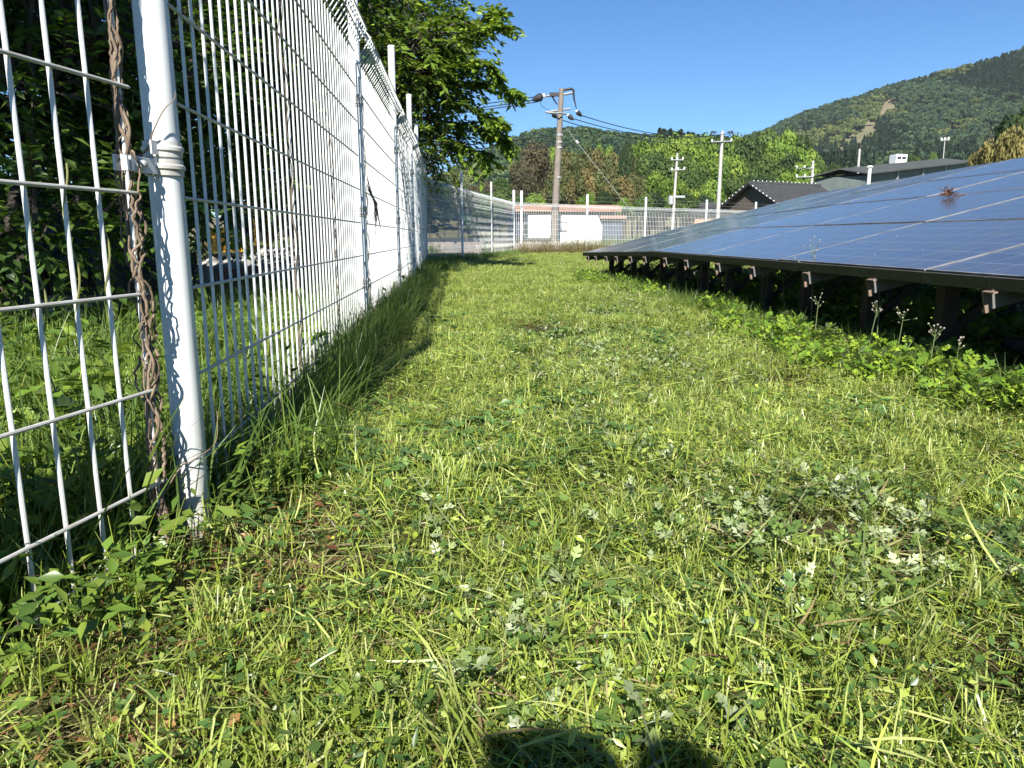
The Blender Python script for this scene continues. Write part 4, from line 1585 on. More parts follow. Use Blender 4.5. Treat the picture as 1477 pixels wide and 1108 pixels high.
# ------------------------------------------------------------------ buildings beyond the far fence
def gable_roof_house(name, label, loc, rz, L, W, eave, ridge_h, roofm, wallm, ov=0.45, knobs=False, tile=0.28):
    root = empty(name, loc, rz)
    tag(root, label, 'house')
    mb = MB()
    hw = W / 2
    mb.add([(0, -hw, 0), (L, -hw, 0), (L, hw, 0), (0, hw, 0), (0, -hw, eave), (L, -hw, eave), (L, hw, eave), (0, hw, eave), (0, 0, ridge_h - 0.12), (L, 0, ridge_h - 0.12)],
           [(0, 1, 5, 4), (2, 3, 7, 6), (0, 4, 8, 7, 3), (1, 2, 6, 9, 5), (4, 5, 9, 8), (6, 7, 8, 9)])
    mb.build('wall', wallm, root)
    a = math.atan2(ridge_h - eave, hw)
    sl = math.hypot(ridge_h - eave, hw) + ov
    for s in (-1, 1):
        Ms = Matrix.Translation((0, 0, ridge_h)) @ (Matrix.Rotation(a, 4, 'X') if s < 0 else Matrix.Rotation(math.pi, 4, 'Z') @ Matrix.Rotation(a, 4, 'X'))
        x0, x1 = (-ov, L + ov) if s < 0 else (-L - ov, ov)
        rf = MB()
        rf.box(x0, x1, -sl, -0.02, -0.05, 0.05, Ms)
        n = int((x1 - x0) / tile)
        for k in range(n + 1):
            x = x0 + k * (x1 - x0) / n
            rf.tube([Ms @ Vector((x, -sl - 0.03, 0.055)), Ms @ Vector((x, -0.02, 0.055))], 0.06, 6)
        for k in range(int(sl / 0.28)):
            y = -sl + k * 0.28
            rf.box(x0, x1, y, y + 0.03, 0.051, 0.075, Ms)
        rp = rf.build('roof', roofm, root)
        if knobs:
            kb = MB()
            wk = bpy.data.materials.get('white_tile_end') or surf('white_tile_end', (0.7, 0.7, 0.68), None, 9, 0.5)
            xe = x0 - 0.06 if s < 0 else x1 + 0.06
            for k in range(int(sl / 0.42)):
                p = Ms @ Vector((xe, -sl + 0.1 + k * 0.42, 0.10))
                kb.lathe([(0.02, -0.05), (0.05, -0.03), (0.05, 0.03), (0.02, 0.05)], 8, Matrix.Translation(p))
            kb.build('tile_end', wk, rp)
    rd = MB()
    rd.tube([(-ov - 0.05, 0, ridge_h + 0.11), (L + ov + 0.05, 0, ridge_h + 0.11)], 0.13, 10)
    rd.box(-ov, L + ov, -0.14, 0.14, ridge_h - 0.05, ridge_h + 0.08)
    rd.build('ridge', roofm, root)
    if knobs:
        kb = MB()
        n = int(L / 0.42)
        for k in range(n + 1):
            kb.lathe([(0.03, 0), (0.045, 0.02), (0.04, 0.06), (0.02, 0.08)], 8, Matrix.Translation((k * L / n, 0, ridge_h + 0.235)))
        kb.build('ridge_knob', bpy.data.materials['white_tile_end'], root)
    return root


def build_buildings():
    tile = surf('dark_glazed_tile', (0.032, 0.033, 0.035), (0.055, 0.056, 0.058), 3, 0.6)
    dw = surf('dark_house_wall', (0.10, 0.08, 0.06), (0.06, 0.05, 0.04), 2, 0.8)
    pink = surf('faded_pink_roof', (0.42, 0.24, 0.18), (0.34, 0.20, 0.15), 1.5, 0.8)
    blue = surf('blue_grey_wall', (0.07, 0.09, 0.13), (0.05, 0.06, 0.09), 1.5, 0.7)
    white = surf('white_sheet_wall', (0.80, 0.80, 0.77), (0.74, 0.75, 0.73), 0.9, 0.5)
    # white shed with a chamfered upper corner and a small framed window
    Y = 41.0
    x0, x1 = at(762, 340, Y).x, at(868, 340, Y).x
    zt, zc = at(800, 311, Y).z, at(868, 326, Y).z
    xc = at(862, 311, Y).x
    root = empty('white_shed', (x0, Y, 0))
    tag(root, 'white sheet walled shed with one small window behind far fence', 'shed')
    w = x1 - x0
    mb = MB()
    prof = [(0, -0.2), (w, -0.2), (w, zc), (xc - x0, zt), (0, zt)]
    n = len(prof)
    mb.add([(x, 0, z) for x, z in prof] + [(x, 2.2, z) for x, z in prof], [tuple(range(n)), tuple(range(2 * n - 1, n - 1, -1))] + [(i, n + i, n + (i + 1) % n, (i + 1) % n) for i in range(n)])
    mb.build('wall', white, root)
    for k in range(1, 7):
        sm_ = MB()
        sm_.box(w * k / 7 - 0.02, w * k / 7 + 0.02, -0.022, -0.003, -0.1, min(zt, zc + 0.25) - 0.06)
        sm_.build('seam', white, root)
    bs = MB()
    bs.box(-0.02, w + 0.02, -0.03, -0.003, -0.2, 0.16)
    bs.build('base', M['galv'], root)
    a, b = at(794, 320, Y), at(818, 334, Y)
    fr = MB()
    ax, bx = a.x - x0, b.x - x0
    for q in ((ax, bx, b.z, b.z + 0.06), (ax, bx, a.z - 0.06, a.z), (ax, ax + 0.05, b.z + 0.061, a.z - 0.061), (bx - 0.05, bx, b.z + 0.061, a.z - 0.061), ((ax + bx) / 2 - 0.02, (ax + bx) / 2 + 0.02, b.z + 0.061, a.z - 0.061)):
        fr.box(q[0], q[1], -0.05, -0.0245, q[2], q[3])
    win = fr.build('window', surf('brown_window_frame', (0.20, 0.18, 0.16), None, 4, 0.5), root)
    pn = MB()
    pn.box(ax + 0.052, bx - 0.052, -0.035, -0.0245, b.z + 0.062, a.z - 0.062)
    pn.build('pane', surf('frosted_pane', (0.62, 0.63, 0.62), None, 3, 0.35), win)
    # dry vines on the shed wall
    vm = MB()
    rng = random.Random(4)
    for u, v0, v1 in ((783, 318, 342), (790, 360, 338), (858, 316, 345), (850, 352, 330), (826, 362, 345)):
        p, q = at(u, v0, Y - 0.03), at(u + rng.uniform(6, 14), v1, Y - 0.03)
        pts = [p.lerp(q, t) + Vector((0.10 * math.sin(t * 5 + u), 0, 0.05 * math.sin(t * 7))) for t in [k / 9 for k in range(10)]]
        vm.tube(pts, 0.010, 5)
    tag(vm.build('wall_vine', M['vine']), 'bare brown vine stems spread on the white shed wall', 'vine')
    # long house with a faded pink roof
    Y = 48.0
    p, q = at(742, 297, Y), at(900, 297, Y)
    root = empty('pink_roof_house', (p.x, Y, 0), R(6))
    tag(root, 'long low house with faded pink roof behind the white shed', 'house')
    L = q.x - p.x
    zt, ze = p.z + 0.12, at(742, 305, Y).z
    mb = MB()
    mb.box(0.2, L - 0.3, 0.7, 6.5, -0.3, ze + 0.1)
    mb.build('wall', blue, root)
    rf = MB()
    rf.add([(0, 0, ze), (L, 0, ze), (L, 3.6, ze + 0.12), (0, 3.6, ze + 0.12), (0, 0, zt - 0.1), (L, 0, zt - 0.1), (L, 3.6, zt + 0.08), (0, 3.6, zt + 0.08), (0, 7.2, ze), (L, 7.2, ze), (0, 7.2, zt - 0.1), (L, 7.2, zt - 0.1)],
           [(0, 3, 2, 1), (4, 5, 6, 7), (0, 1, 5, 4), (8, 9, 2, 3), (10, 7, 6, 11), (8, 10, 11, 9), (0, 4, 7, 3), (3, 7, 10, 8), (1, 2, 6, 5), (2, 9, 11, 6)])
    rf.build('roof', pink, root)
    bt = MB()
    for k in range(22):
        x = 0.1 + k * (L - 0.2) / 21
        bt.tube([(x, -0.01, zt - 0.09), (x, 3.6, zt + 0.09)], 0.03, 4)
    bt.build('roof_batten', pink, root)
    for k in range(3):
        wn_ = MB()
        wn_.box(0.6 + k * 1.9, 1.7 + k * 1.9, 0.64, 0.697, 0.75, 1.5)
        wo = wn_.build('window', M['frame'], root)
        pn = MB()
        pn.box(0.66 + k * 1.9, 1.64 + k * 1.9, 0.62, 0.638, 0.8, 1.45)
        pn.build('pane', surf('dark_pane', (0.03, 0.04, 0.05), None, 3, 0.1) if k == 0 else bpy.data.materials['dark_pane'], wo)
    # annex with a lower pink roof
    p = at(868, 311, 45)
    root = empty('annex', (p.x, 45, 0), R(4))
    tag(root, 'low dark walled annex with pink eave right of the white shed', 'house')
    mb = MB()
    mb.box(0.05, 1.35, 0.3, 2.6, -0.3, p.z - 0.19)
    mb.build('wall', blue, root)
    mb = MB()
    mb.box(-0.1, 1.5, 0.0, 2.8, p.z - 0.18, p.z)
    mb.build('roof', pink, root)
    # dark tiled house right of centre
    ap = at(1087, 266, 58)
    gable_roof_house('tiled_house', 'dark tiled roof house rising just behind the solar panels', (ap.x, ap.y, 0), R(26), 6.5, 5.4, ap.z - 1.45, ap.z, tile, dw, 0.5, True)
    ap = at(992, 296, 75)
    gable_roof_house('small_house', 'small distant house with dark roof below the bright woods', (ap.x, ap.y, 0), R(8), 3.6, 4.2, ap.z - 0.9, ap.z, tile, surf('orange_wall', (0.46, 0.26, 0.17), (0.38, 0.22, 0.15), 2, 0.8), 0.4, False)
    # long grey roofed shed, right
    Y = 95.0
    a, b = at(1253, 246, Y), at(1400, 230, Y + 26)
    d = b - a
    root = empty('long_shed', (a.x, a.y, 0), math.atan2(d.y, d.x))
    tag(root, 'long grey green shed with sloping roof line beyond the panels', 'shed')
    L = math.hypot(d.x, d.y)
    zr0, zr1 = a.z, b.z
    gm = surf('grey_green_sheet', (0.13, 0.16, 0.15), (0.09, 0.11, 0.11), 0.8, 0.7)
    rm = surf('dark_sheet_roof', (0.060, 0.066, 0.060), (0.035, 0.04, 0.037), 0.5, 0.85)
    mb = MB()
    mb.add([(0.3, 0.4, -1), (L, 0.4, -1), (L, 0.4, zr1 - 0.55), (0.3, 0.4, zr0 - 0.55), (0.3, 7, -1), (L, 7, -1), (L, 7, zr1 - 0.55), (0.3, 7, zr0 - 0.55)],
           [(0, 1, 2, 3), (5, 4, 7, 6), (4, 0, 3, 7), (1, 5, 6, 2), (3, 2, 6, 7)])
    mb.build('wall', gm, root)
    mb = MB()
    mb.add([(-0.4, -0.4, zr0 - 0.5), (L, -0.4, zr1 - 0.5), (L, 3.5, zr1 + 0.3), (-0.4, 3.5, zr0 + 0.3), (-0.4, -0.4, zr0 - 0.35), (L, -0.4, zr1 - 0.35), (L, 3.5, zr1 + 0.45), (-0.4, 3.5, zr0 + 0.45), (-0.4, 7.4, zr0 - 0.5), (L, 7.4, zr1 - 0.5), (-0.4, 7.4, zr0 - 0.35), (L, 7.4, zr1 - 0.35)],
           [(0, 3, 2, 1), (4, 5, 6, 7), (0, 1, 5, 4), (8, 9, 2, 3), (10, 7, 6, 11), (8, 10, 11, 9), (0, 4, 7, 3), (3, 7, 10, 8), (1, 2, 6, 5), (2, 9, 11, 6)])
    mb.build('roof', rm, root)
    for k in range(5):
        mb = MB()
        x = 1 + k * (L - 2) / 4
        mb.box(x - 0.15, x + 0.15, 0.15, 0.397, -1, zr0 + (zr1 - zr0) * x / L - 0.56)
        mb.build('column', M['galv'], root)
    # white hut above the shed roof
    p = at(1301, 233, 150)
    root = empty('white_hut', (p.x - 1.2, 150, p.z), R(10))
    tag(root, 'tiny white hut with dark openings above the grey shed', 'hut')
    mb = MB()
    mb.box(0, 2.4, 0, 2, -8, 1.4)
    mb.build('wall', white, root)
    for k in range(2):
        mb = MB()
        mb.box(0.25 + k * 1.05, 1.05 + k * 1.05, -0.06, -0.004, 0.45, 0.95)
        mb.build('window', bpy.data.materials['dark_pane'], root)


build_buildings()


# ------------------------------------------------------------------ utility poles and wires
def build_poles():
    conc = surf('brown_pole', (0.215, 0.185, 0.155), (0.15, 0.128, 0.108), 3, 0.9)
    conc2 = surf('grey_pole', (0.42, 0.41, 0.39), (0.33, 0.32, 0.30), 3, 0.8)
    blk = surf('black_insulator', (0.015, 0.015, 0.017), (0.03, 0.03, 0.03), 9, 0.5)
    por = surf('porcelain', (0.75, 0.75, 0.73), None, 9, 0.3)
    cable = surf('black_cable', (0.02, 0.02, 0.022), None, 5, 0.6)
    # main pole
    Y = 38.0
    b, t = at(801, 300, Y), at(810, 128, Y)
    root = empty('utility_pole', (b.x, Y, 0))
    tag(root, 'brown utility pole with black cables standing behind the far fence', 'utility pole')
    px = lambda u, v: at(u, v, Y) - Vector((b.x, Y, 0))
    top = px(810, 128)
    mb = MB()
    mb.tube([(-0.1, 0, -0.5), (0.0, 0, px(801, 300).z), top], [0.205, 0.185, 0.115], 12)
    mb.build('pole', conc, root, True)
    mb = MB()
    for v in (195, 205, 213, 256):
        c = px(0, v)
        x = top.x * (c.z / top.z)
        mb.lathe([(0.17, -0.04), (0.17, 0.04)], 12, Matrix.Translation((x, 0, c.z)))
    mb.build('pole_band', M['galv'], root)
    arm = MB()
    arm.tube([px(786, 139), px(812, 137), px(826, 134)], 0.055, 4)
    arm.tube([px(787, 162), px(808, 159), px(823, 157)], 0.05, 4)
    arm.tube([px(790, 163), px(806, 165) + Vector((0, -0.4, 0)), px(818, 165)], 0.045, 4)
    arm.build('crossarm', M['galv'], root)
    ins = MB()
    inw = MB()

    def insulator(p, d, s=1.0):
        d = d.normalized()
        q = d.to_track_quat('Z', 'Y').to_matrix().to_4x4()
        ins.lathe([(0.05 * s, 0), (0.14 * s, 0.04 * s), (0.20 * s, 0.12 * s), (0.16 * s, 0.34 * s), (0.07 * s, 0.50 * s), (0.04 * s, 0.56 * s)], 10, Matrix.Translation(p) @ q)
        inw.lathe([(0.05 * s, -0.12 * s), (0.11 * s, -0.10 * s), (0.11 * s, -0.01 * s), (0.04 * s, 0.0)], 10, Matrix.Translation(p) @ q)
    insulator(px(783, 139), Vector((-1, 0, -0.35)), 1.0)
    insulator(px(832, 161), Vector((0.7, 0.2, -0.6)), 0.62)
    insulator(px(820, 167), Vector((0.7, -0.2, -0.6)), 0.62)
    insulator(px(797, 164), Vector((0.7, 0.2, -0.6)), 0.62)
    ins.build('insulator', blk, root, True)
    inw.build('insulator_cap', por, root, True)
    cb = MB()
    cb.tube([px(808, 131), px(824, 128), px(827, 130), px(828, 143), px(832, 159)], [0.06, 0.065, 0.06, 0.045, 0.015], 8)
    cb.tube([px(797, 139), px(799, 144), px(804, 151)], [0.05, 0.04, 0.03], 8)
    cb.tube([px(778, 145), px(782, 154), px(793, 160), px(805, 172), px(812, 180)], 0.013, 5)
    cb.box(-0.05, 0.42, -0.10, 0.10, -0.06, 0.10, Matrix.Translation(px(794, 137)))
    cb.build('cable', cable, root)

    def pole(name, label, u0, v0, u1, v1, Y, r, arms, extra=None, fr=conc2):
        b, t = at(u0, v0, Y), at(u1, v1, Y)
        ro = empty(name, (b.x, Y, 0))
        tag(ro, label, 'utility pole')
        o = Vector((b.x, Y, 0))
        tp = t - o
        mb = MB()
        mb.tube([Vector((0, 0, -0.4)), tp], [r * 1.25, r * 0.8], 10)
        mb.build('pole', fr, ro, True)
        for ua, va, ub, vb in arms:
            m2 = MB()
            m2.tube([at(ua, va, Y - r) - o, at(ub, vb, Y - r) - o], 0.05 * Y / 55, 4)
            m2.build('crossarm', M['galv'], ro)
        i2 = MB()
        for ua, va, ub, vb in arms:
            for k in range(3):
                p = at(ua + (ub - ua) * k / 2.0, va - 2 + (vb - va) * k / 2.0, Y - r) - o
                i2.lathe([(0.05 * Y / 55, -0.1 * Y / 55), (0.08 * Y / 55, 0), (0.04 * Y / 55, 0.1 * Y / 55)], 8, Matrix.Translation(p))
        i2.build('insulator', por, ro)
        return ro, o
    ro, o = pole('utility_pole', 'grey pole with one white crossarm and black line caps before woods', 1036, 300, 1042, 189, 60.0, 0.15, [(1027, 205, 1055, 204)])
    bl = MB()
    for u, s in ((1033, -1), (1050, 1)):
        p = at(u, 191, 60) - o
        bl.tube([p + Vector((-0.25 * s * -1, 0, -0.15)), p, p + Vector((0.32 * s, 0, 0.06)), p + Vector((0.5 * s, 0, -0.35))], [0.05, 0.10, 0.09, 0.03], 8)
    bl.build('line_cap', blk, ro)
    ro, o = pole('utility_pole', 'thin grey pole with two crossarms and a transformer box', 970, 312, 977, 221, 72.0, 0.13, [(969, 231, 985, 231), (969, 246, 987, 245)])
    tr = MB()
    tr.lathe([(0.26, -0.4), (0.28, -0.3), (0.28, 0.35), (0.2, 0.42)], 12, Matrix.Translation(at(968, 289, 72) - o))
    tr.box(0.3, 1.2, -0.2, 0.2, 0.1, 0.3, Matrix.Translation(at(969, 287, 72) - o))
    tr.build('transformer', M['galv'], ro)
    pole('utility_pole', 'short grey pole with two arms to its left behind panels', 1170, 285, 1173, 232, 62.0, 0.12, [(1149, 243, 1172, 243), (1149, 256, 1173, 255)])
    pole('utility_pole', 'plain concrete pole stub in the green field', 1239, 240, 1240, 215, 190.0, 0.35, [])
    pole('utility_pole', 'distant pole with one small white box near the right hill', 1363, 232, 1363, 200, 170.0, 0.12, [(1358, 203, 1368, 202)])
    p = at(1253, 262, 90)
    mb = MB()
    mb.tube([(p.x, 90, 0), (p.x, 90, at(1253, 243, 90).z)], 0.20, 8)
    mb.lathe([(0.2, 0), (0.36, 0.12), (0.25, 0.3)], 8, Matrix.Translation((p.x, 90, at(1253, 243, 90).z)))
    tag(mb.build('lamp_post', por), 'white post with round head at the end of the grey shed', 'lamp post')

    def wire(p, q, sag, label, group, r=0.022, name='power_line'):
        mb = MB()
        mb.tube([p.lerp(q, k / 16) - Vector((0, 0, sag * 4 * (k / 16) * (1 - k / 16))) for k in range(17)], r, 4)
        tag(mb.build(name, cable), label, 'power line', group)
    W = lambda u, v: at(u, v, Y)
    for k, (u, v, zz) in enumerate(((774, 144, 0.0), (776, 147, -0.25), (790, 137, 0.2))):
        p = W(u, v)
        wire(p, p + Vector((-26, 6.0, 0.3 + zz * 0.3)), 0.8, '%s of three overhead power lines leading left from the brown pole top' % ('middle', 'lowest', 'highest')[k], 'upper lines left of the brown pole')
    for k, v in enumerate((196, 203, 210)):
        p = W(797, v)
        wire(p, p + Vector((-26, 5.0, -0.4)), 0.5, '%s of three service cables leading left from below the brown pole crossarms' % ('highest', 'middle', 'lowest')[k], 'lower cables left of the brown pole', 0.026)
    for k, (u, v, u2, v2) in enumerate(((837, 166, 1049, 193), (826, 171, 1036, 194), (806, 172, 1042, 205))):
        wire(W(u, v), at(u2, v2, 60), 0.55, '%s of three power lines sagging right from brown to grey pole' % ('highest', 'middle', 'lowest')[k], 'lines between the brown and grey poles')
    for k, (u, v) in enumerate(((1049, 193), (1053, 204))):
        p = at(u, v, 60)
        wire(p, at(1173, 236 + 6 * k, 62), 0.6, '%s cable from the grey pole to the short pole behind panels' % ('upper', 'lower')[k], 'cables right of the grey pole', 0.02)
    gm = MB()
    p, q = W(815, 183), at(915, 310, Y - 3)
    gm.tube([p, q], 0.006, 5)
    e = p.lerp(q, 0.17)
    gm.tube([e, e.lerp(q, 0.04)], 0.07, 8)
    tag(gm.build('guy_wire', M['galv']), 'pale guy wire with insulator slanting down right from the brown pole', 'guy wire')


build_poles()


# ------------------------------------------------------------------ trees of the middle distance
def crown_mesh(name, seed, pal, h, r, blobs, nq, q, shape='round', flat=0.75):
    """foliage clumps spread through a crown of several overlapping lobes"""
    rng = np.random.default_rng(seed)
    P = Patch()
    if shape == 'cone':
        t = rng.uniform(0, 1, nq) ** 0.75
        z = h * (0.12 + 0.88 * (1 - t))
        rr = r * t * rng.uniform(0.55, 1.05, nq)
        a = rng.uniform(0, 6.283, nq)
        C = np.stack([rr * np.cos(a), rr * np.sin(a), z], 1)
        D = np.stack([np.cos(a), np.sin(a), rng.normal(-0.25, 0.3, nq)], 1)
        li = (t * 6).astype(int)
    else:
        bc, br = [], []
        for k in range(blobs):
            d = norm(rng.normal(0, 1, 3))
            d[2] = abs(d[2]) * 0.9 - 0.25
            m = rng.uniform(0.35, 0.75)
            bc.append(np.array([0, 0, h * 0.6]) + d * np.array([r, r, h * 0.42]) * m)
            br.append(r * rng.uniform(0.28, 0.46))
        bc, br = np.array(bc), np.array(br)
        li = rng.integers(0, blobs, nq)
        d = norm(rng.normal(0, 1, (nq, 3)))
        C = bc[li] + d * (br[li] * rng.uniform(0.55, 1.08, nq))[:, None] * np.array([1, 1, flat])
        D = norm(d + rng.normal(0, 0.7, (nq, 3)))
    L = q * rng.uniform(0.6, 1.3, nq)
    if shape == 'cone':
        N = norm(np.array([0, 0, 0.8]) + rng.normal(0, 0.5, (nq, 3)) + D * 0.4)
    else:
        N = norm(d + rng.normal(0, 0.55, (nq, 3)))
        D = norm(np.cross(N, rng.normal(0, 1, (nq, 3))))
    v, f = kites(C - D * (L / 2)[:, None], D, N, L, L * rng.uniform(0.6, 0.9, nq), 0.18, 0.5)
    v[:, 2] *= h / np.percentile(v[:, 2], 99.8)
    cp = pick(rng, pal, 40, 0.12)
    col = cp[li % 40] * rng.uniform(0.72, 1.3, (nq, 1))
    P.add(v, f, np.repeat(col, 4, 0))
    return P.mesh(name, M['farleaf'])


PAL_BRIGHT = np.array([(0.105, 0.175, 0.028), (0.13, 0.20, 0.032), (0.075, 0.13, 0.026), (0.155, 0.21, 0.036)])
PAL_MID = np.array([(0.065, 0.105, 0.028), (0.085, 0.13, 0.034), (0.048, 0.082, 0.024)])
PAL_DARK = np.array([(0.028, 0.052, 0.020), (0.036, 0.064, 0.024), (0.05, 0.075, 0.025)])
PAL_BAMBOO = np.array([(0.125, 0.112, 0.042), (0.105, 0.105, 0.040), (0.080, 0.098, 0.034), (0.150, 0.122, 0.048)])
PAL_BROWN = np.array([(0.068, 0.064, 0.034), (0.055, 0.056, 0.030), (0.080, 0.070, 0.038)])
PAL_OCHRE = np.array([(0.22, 0.18, 0.06), (0.17, 0.15, 0.05), (0.12, 0.12, 0.04)])
CR = {
    'bright': [crown_mesh('crown', 20 + k, PAL_BRIGHT, 14, 5.6, 17, 7000, 0.52) for k in range(3)],
    'mid': [crown_mesh('crown', 30 + k, PAL_MID, 14, 5.2, 15, 6500, 0.52) for k in range(2)],
    'dark': [crown_mesh('crown', 40 + k, PAL_DARK, 14, 4.6, 13, 6000, 0.5) for k in range(2)],
    'bamboo': [crown_mesh('crown', 50 + k, PAL_BAMBOO, 13, 3.8, 16, 6500, 0.5, flat=1.0) for k in range(3)],
    'brown': [crown_mesh('crown', 60, PAL_BROWN, 14, 5.2, 15, 6500, 0.5)],
    'ochre': [crown_mesh('crown', 70, PAL_OCHRE, 9, 5.0, 14, 5500, 0.45)],
}


def trunk_mesh():
    mb = MB()
    mb.tube([(0, 0, -1), (0.1, 0, 4), (0, 0.1, 9)], [0.32, 0.24, 0.12], 7)
    for a in range(4):
        t = a * 1.7
        mb.tube([(0, 0, 4 + a * 0.6), (1.2 * math.cos(t), 1.2 * math.sin(t), 7 + a * .4), (2.2 * math.cos(t), 2.2 * math.sin(t), 9.4)], [0.16, 0.11, 0.04], 5)
    return mb.mesh('trunk', M['bark'])


TRUNK = trunk_mesh()
TLAB = {
    'bright': 'bright yellow green broadleaf tree in the wood behind the far fence',
    'mid': 'mid green tree in the wood behind the far fence',
    'dark': 'dark evergreen tree rising among the lighter woods',
    'bamboo': 'yellowish brown bamboo clump in the grove behind the pole',
    'brown': 'dull brown leafed tree standing left of the brown pole',
    'ochre': 'ochre and olive tree clump at the right edge of the panels',
}
ORD = ['first', 'second', 'third', 'fourth', 'fifth', 'sixth', 'seventh', 'eighth', 'ninth', 'tenth', 'eleventh', 'twelfth', 'thirteenth', 'fourteenth']
WHAT = {'bright': 'bright yellow green trees', 'mid': 'mid green trees', 'dark': 'dark evergreens', 'bamboo': 'brown bamboo clumps', 'brown': 'brown trees', 'ochre': 'ochre trees'}
ROWN = {}


def label_rows():
    for (kind, row), L in ROWN.items():
        L.sort(key=lambda q: q[0])
        for i, (u, o) in enumerate(L):
            o['label'] = '%s from left of the %s %s' % (ORD[min(i, 13)], WHAT[kind], row)


TNAME = {'bright': 'broadleaf_tree', 'mid': 'broadleaf_tree', 'dark': 'evergreen_tree', 'bamboo': 'bamboo_clump', 'brown': 'brown_tree', 'ochre': 'ochre_tree'}


def wood_tree(kind, u, vtop, Y, wpx, rng, label=None, group=True, row='standing apart from the wood'):
    """tree whose crown tops out at pixel row vtop and is about wpx wide"""
    t = at(u, vtop, Y)
    me = CR[kind][rng.randrange(len(CR[kind]))]
    h0 = {'bright': 14, 'mid': 14, 'dark': 14, 'bamboo': 13, 'brown': 14, 'ochre': 9}[kind]
    r0 = {'bright': 5.6, 'mid': 5.2, 'dark': 4.6, 'bamboo': 3.8, 'brown': 5.2, 'ochre': 5.0}[kind]
    gzv = float(hill_z(t.x, t.y)) if Y > 165 else -0.5
    sz = max((t.z - gzv) / h0, 0.15)
    sx = wpx * Y / 1060.0 / (2 * r0)
    o = empty(TNAME[kind], (t.x, t.y, gzv), rng.uniform(0, 6.28))
    o.scale = (sx, sx, sz)
    tag(o, label or TLAB[kind], 'tree' if kind != 'bamboo' else 'bamboo', ('%s trees of the middle distance' % kind) if group else None)
    if not label:
        ROWN.setdefault((kind, row), []).append((u, o))
    obj('crown', me, o)
    obj('trunk', TRUNK, o)


def build_woods():
    rng = random.Random(21)
    # bright wood, right of centre
    tops = [(942, 205), (965, 196), (985, 194), (1005, 197), (1030, 200), (1055, 198), (1080, 196), (1105, 192), (1128, 190), (1148, 196), (1162, 214)]
    for u, v in tops:
        wood_tree(rng.choice(['bright', 'bright', 'mid']), u + rng.uniform(-4, 4), v + rng.uniform(-2, 3), rng.uniform(135, 155), rng.uniform(58, 80), rng, row='topping the wood against the sky')
    for u, v in [(938, 222), (958, 226), (980, 220), (1002, 228), (1024, 224), (1046, 226), (1068, 222), (1092, 224), (1115, 220), (1140, 226), (1165, 236)]:
        wood_tree(rng.choice(['bright', 'mid', 'mid', 'bright']), u, v + rng.uniform(-4, 4), rng.uniform(112, 132), rng.uniform(54, 74), rng, row='in the middle of the wood')
    for u, v in [(930, 258), (952, 252), (975, 262), (1000, 250), (1022, 258), (1050, 254), (1078, 250), (1102, 250), (1130, 252), (1155, 256), (1182, 262), (1195, 250)]:
        wood_tree(rng.choice(['bright', 'mid', 'bright', 'dark']), u, v + rng.uniform(-4, 4), rng.uniform(94, 108), rng.uniform(46, 64), rng, row='at the lower front of the wood')
    for u, v in [(845, 282), (870, 276), (900, 286), (925, 280), (947, 278), (770, 280), (745, 285), (720, 282), (700, 276), (990, 280), (1020, 284)]:
        wood_tree(rng.choice(['mid', 'bright', 'dark']), u, v + rng.uniform(-4, 4), rng.uniform(70, 88), rng.uniform(30, 42), rng, row='just behind the far fence')
    # bamboo grove
    for u, v in [(805, 226), (822, 218), (838, 224), (855, 216), (872, 222), (888, 224), (905, 230), (922, 228), (934, 238)]:
        wood_tree('bamboo', u, v + rng.uniform(-3, 3), rng.uniform(118, 132), rng.uniform(36, 48), rng, row='in the upper grove')
    for u, v in [(800, 250), (815, 244), (832, 250), (848, 240), (862, 250), (880, 246), (898, 254), (915, 250), (930, 256)]:
        wood_tree('bamboo', u, v + rng.uniform(-3, 3), rng.uniform(100, 115), rng.uniform(34, 46), rng, row='in the lower grove')
    # single trees
    wood_tree('brown', 774, 206, 120, 56, rng, 'tall dull brown tree immediately left of the brown pole', False)
    wood_tree('brown', 752, 234, 105, 46, rng, 'shorter dull brown tree left of the tall brown one', False)
    wood_tree('dark', 906, 208, 112, 32, rng, 'round dark evergreen topping the brown bamboo grove', False)
    for u, v in [(700, 262), (722, 256), (684, 268), (660, 262), (640, 258), (618, 256)]:
        wood_tree(rng.choice(['dark', 'brown', 'mid']), u, v, rng.uniform(80, 100), rng.uniform(30, 44), rng, row='behind the fence bend')
    for u, v in [(876, 212), (860, 210), (930, 214), (800, 214)]:
        wood_tree('bright', u, v, 160, 34, rng, row='showing above the bamboo')
    # clump at right
    wood_tree('dark', 1466, 166, 62, 66, rng, 'dark tree at the right edge above the panels', False)
    wood_tree('ochre', 1442, 196, 58, 62, rng)
    wood_tree('ochre', 1478, 186, 52, 70, rng)
    wood_tree('ochre', 1415, 216, 64, 42, rng)
    wood_tree('brown', 1231, 250, 100, 40, rng, 'leafless brownish bush left of the white post', False)
    wood_tree('dark', 1500, 150, 70, 60, rng)
    for u, v in [(1205, 236), (1180, 225), (1320, 224), (1350, 222), (1290, 236)]:
        wood_tree('mid', u, v, 165 if u > 1250 else 120, 30, rng, row='near the grey shed')
    for u, v in [(285, 215), (350, 240), (420, 262), (470, 275), (230, 190)]:
        wood_tree('dark', u, v, 32, 150, rng, row='behind the excavator')
    label_rows()


build_woods()


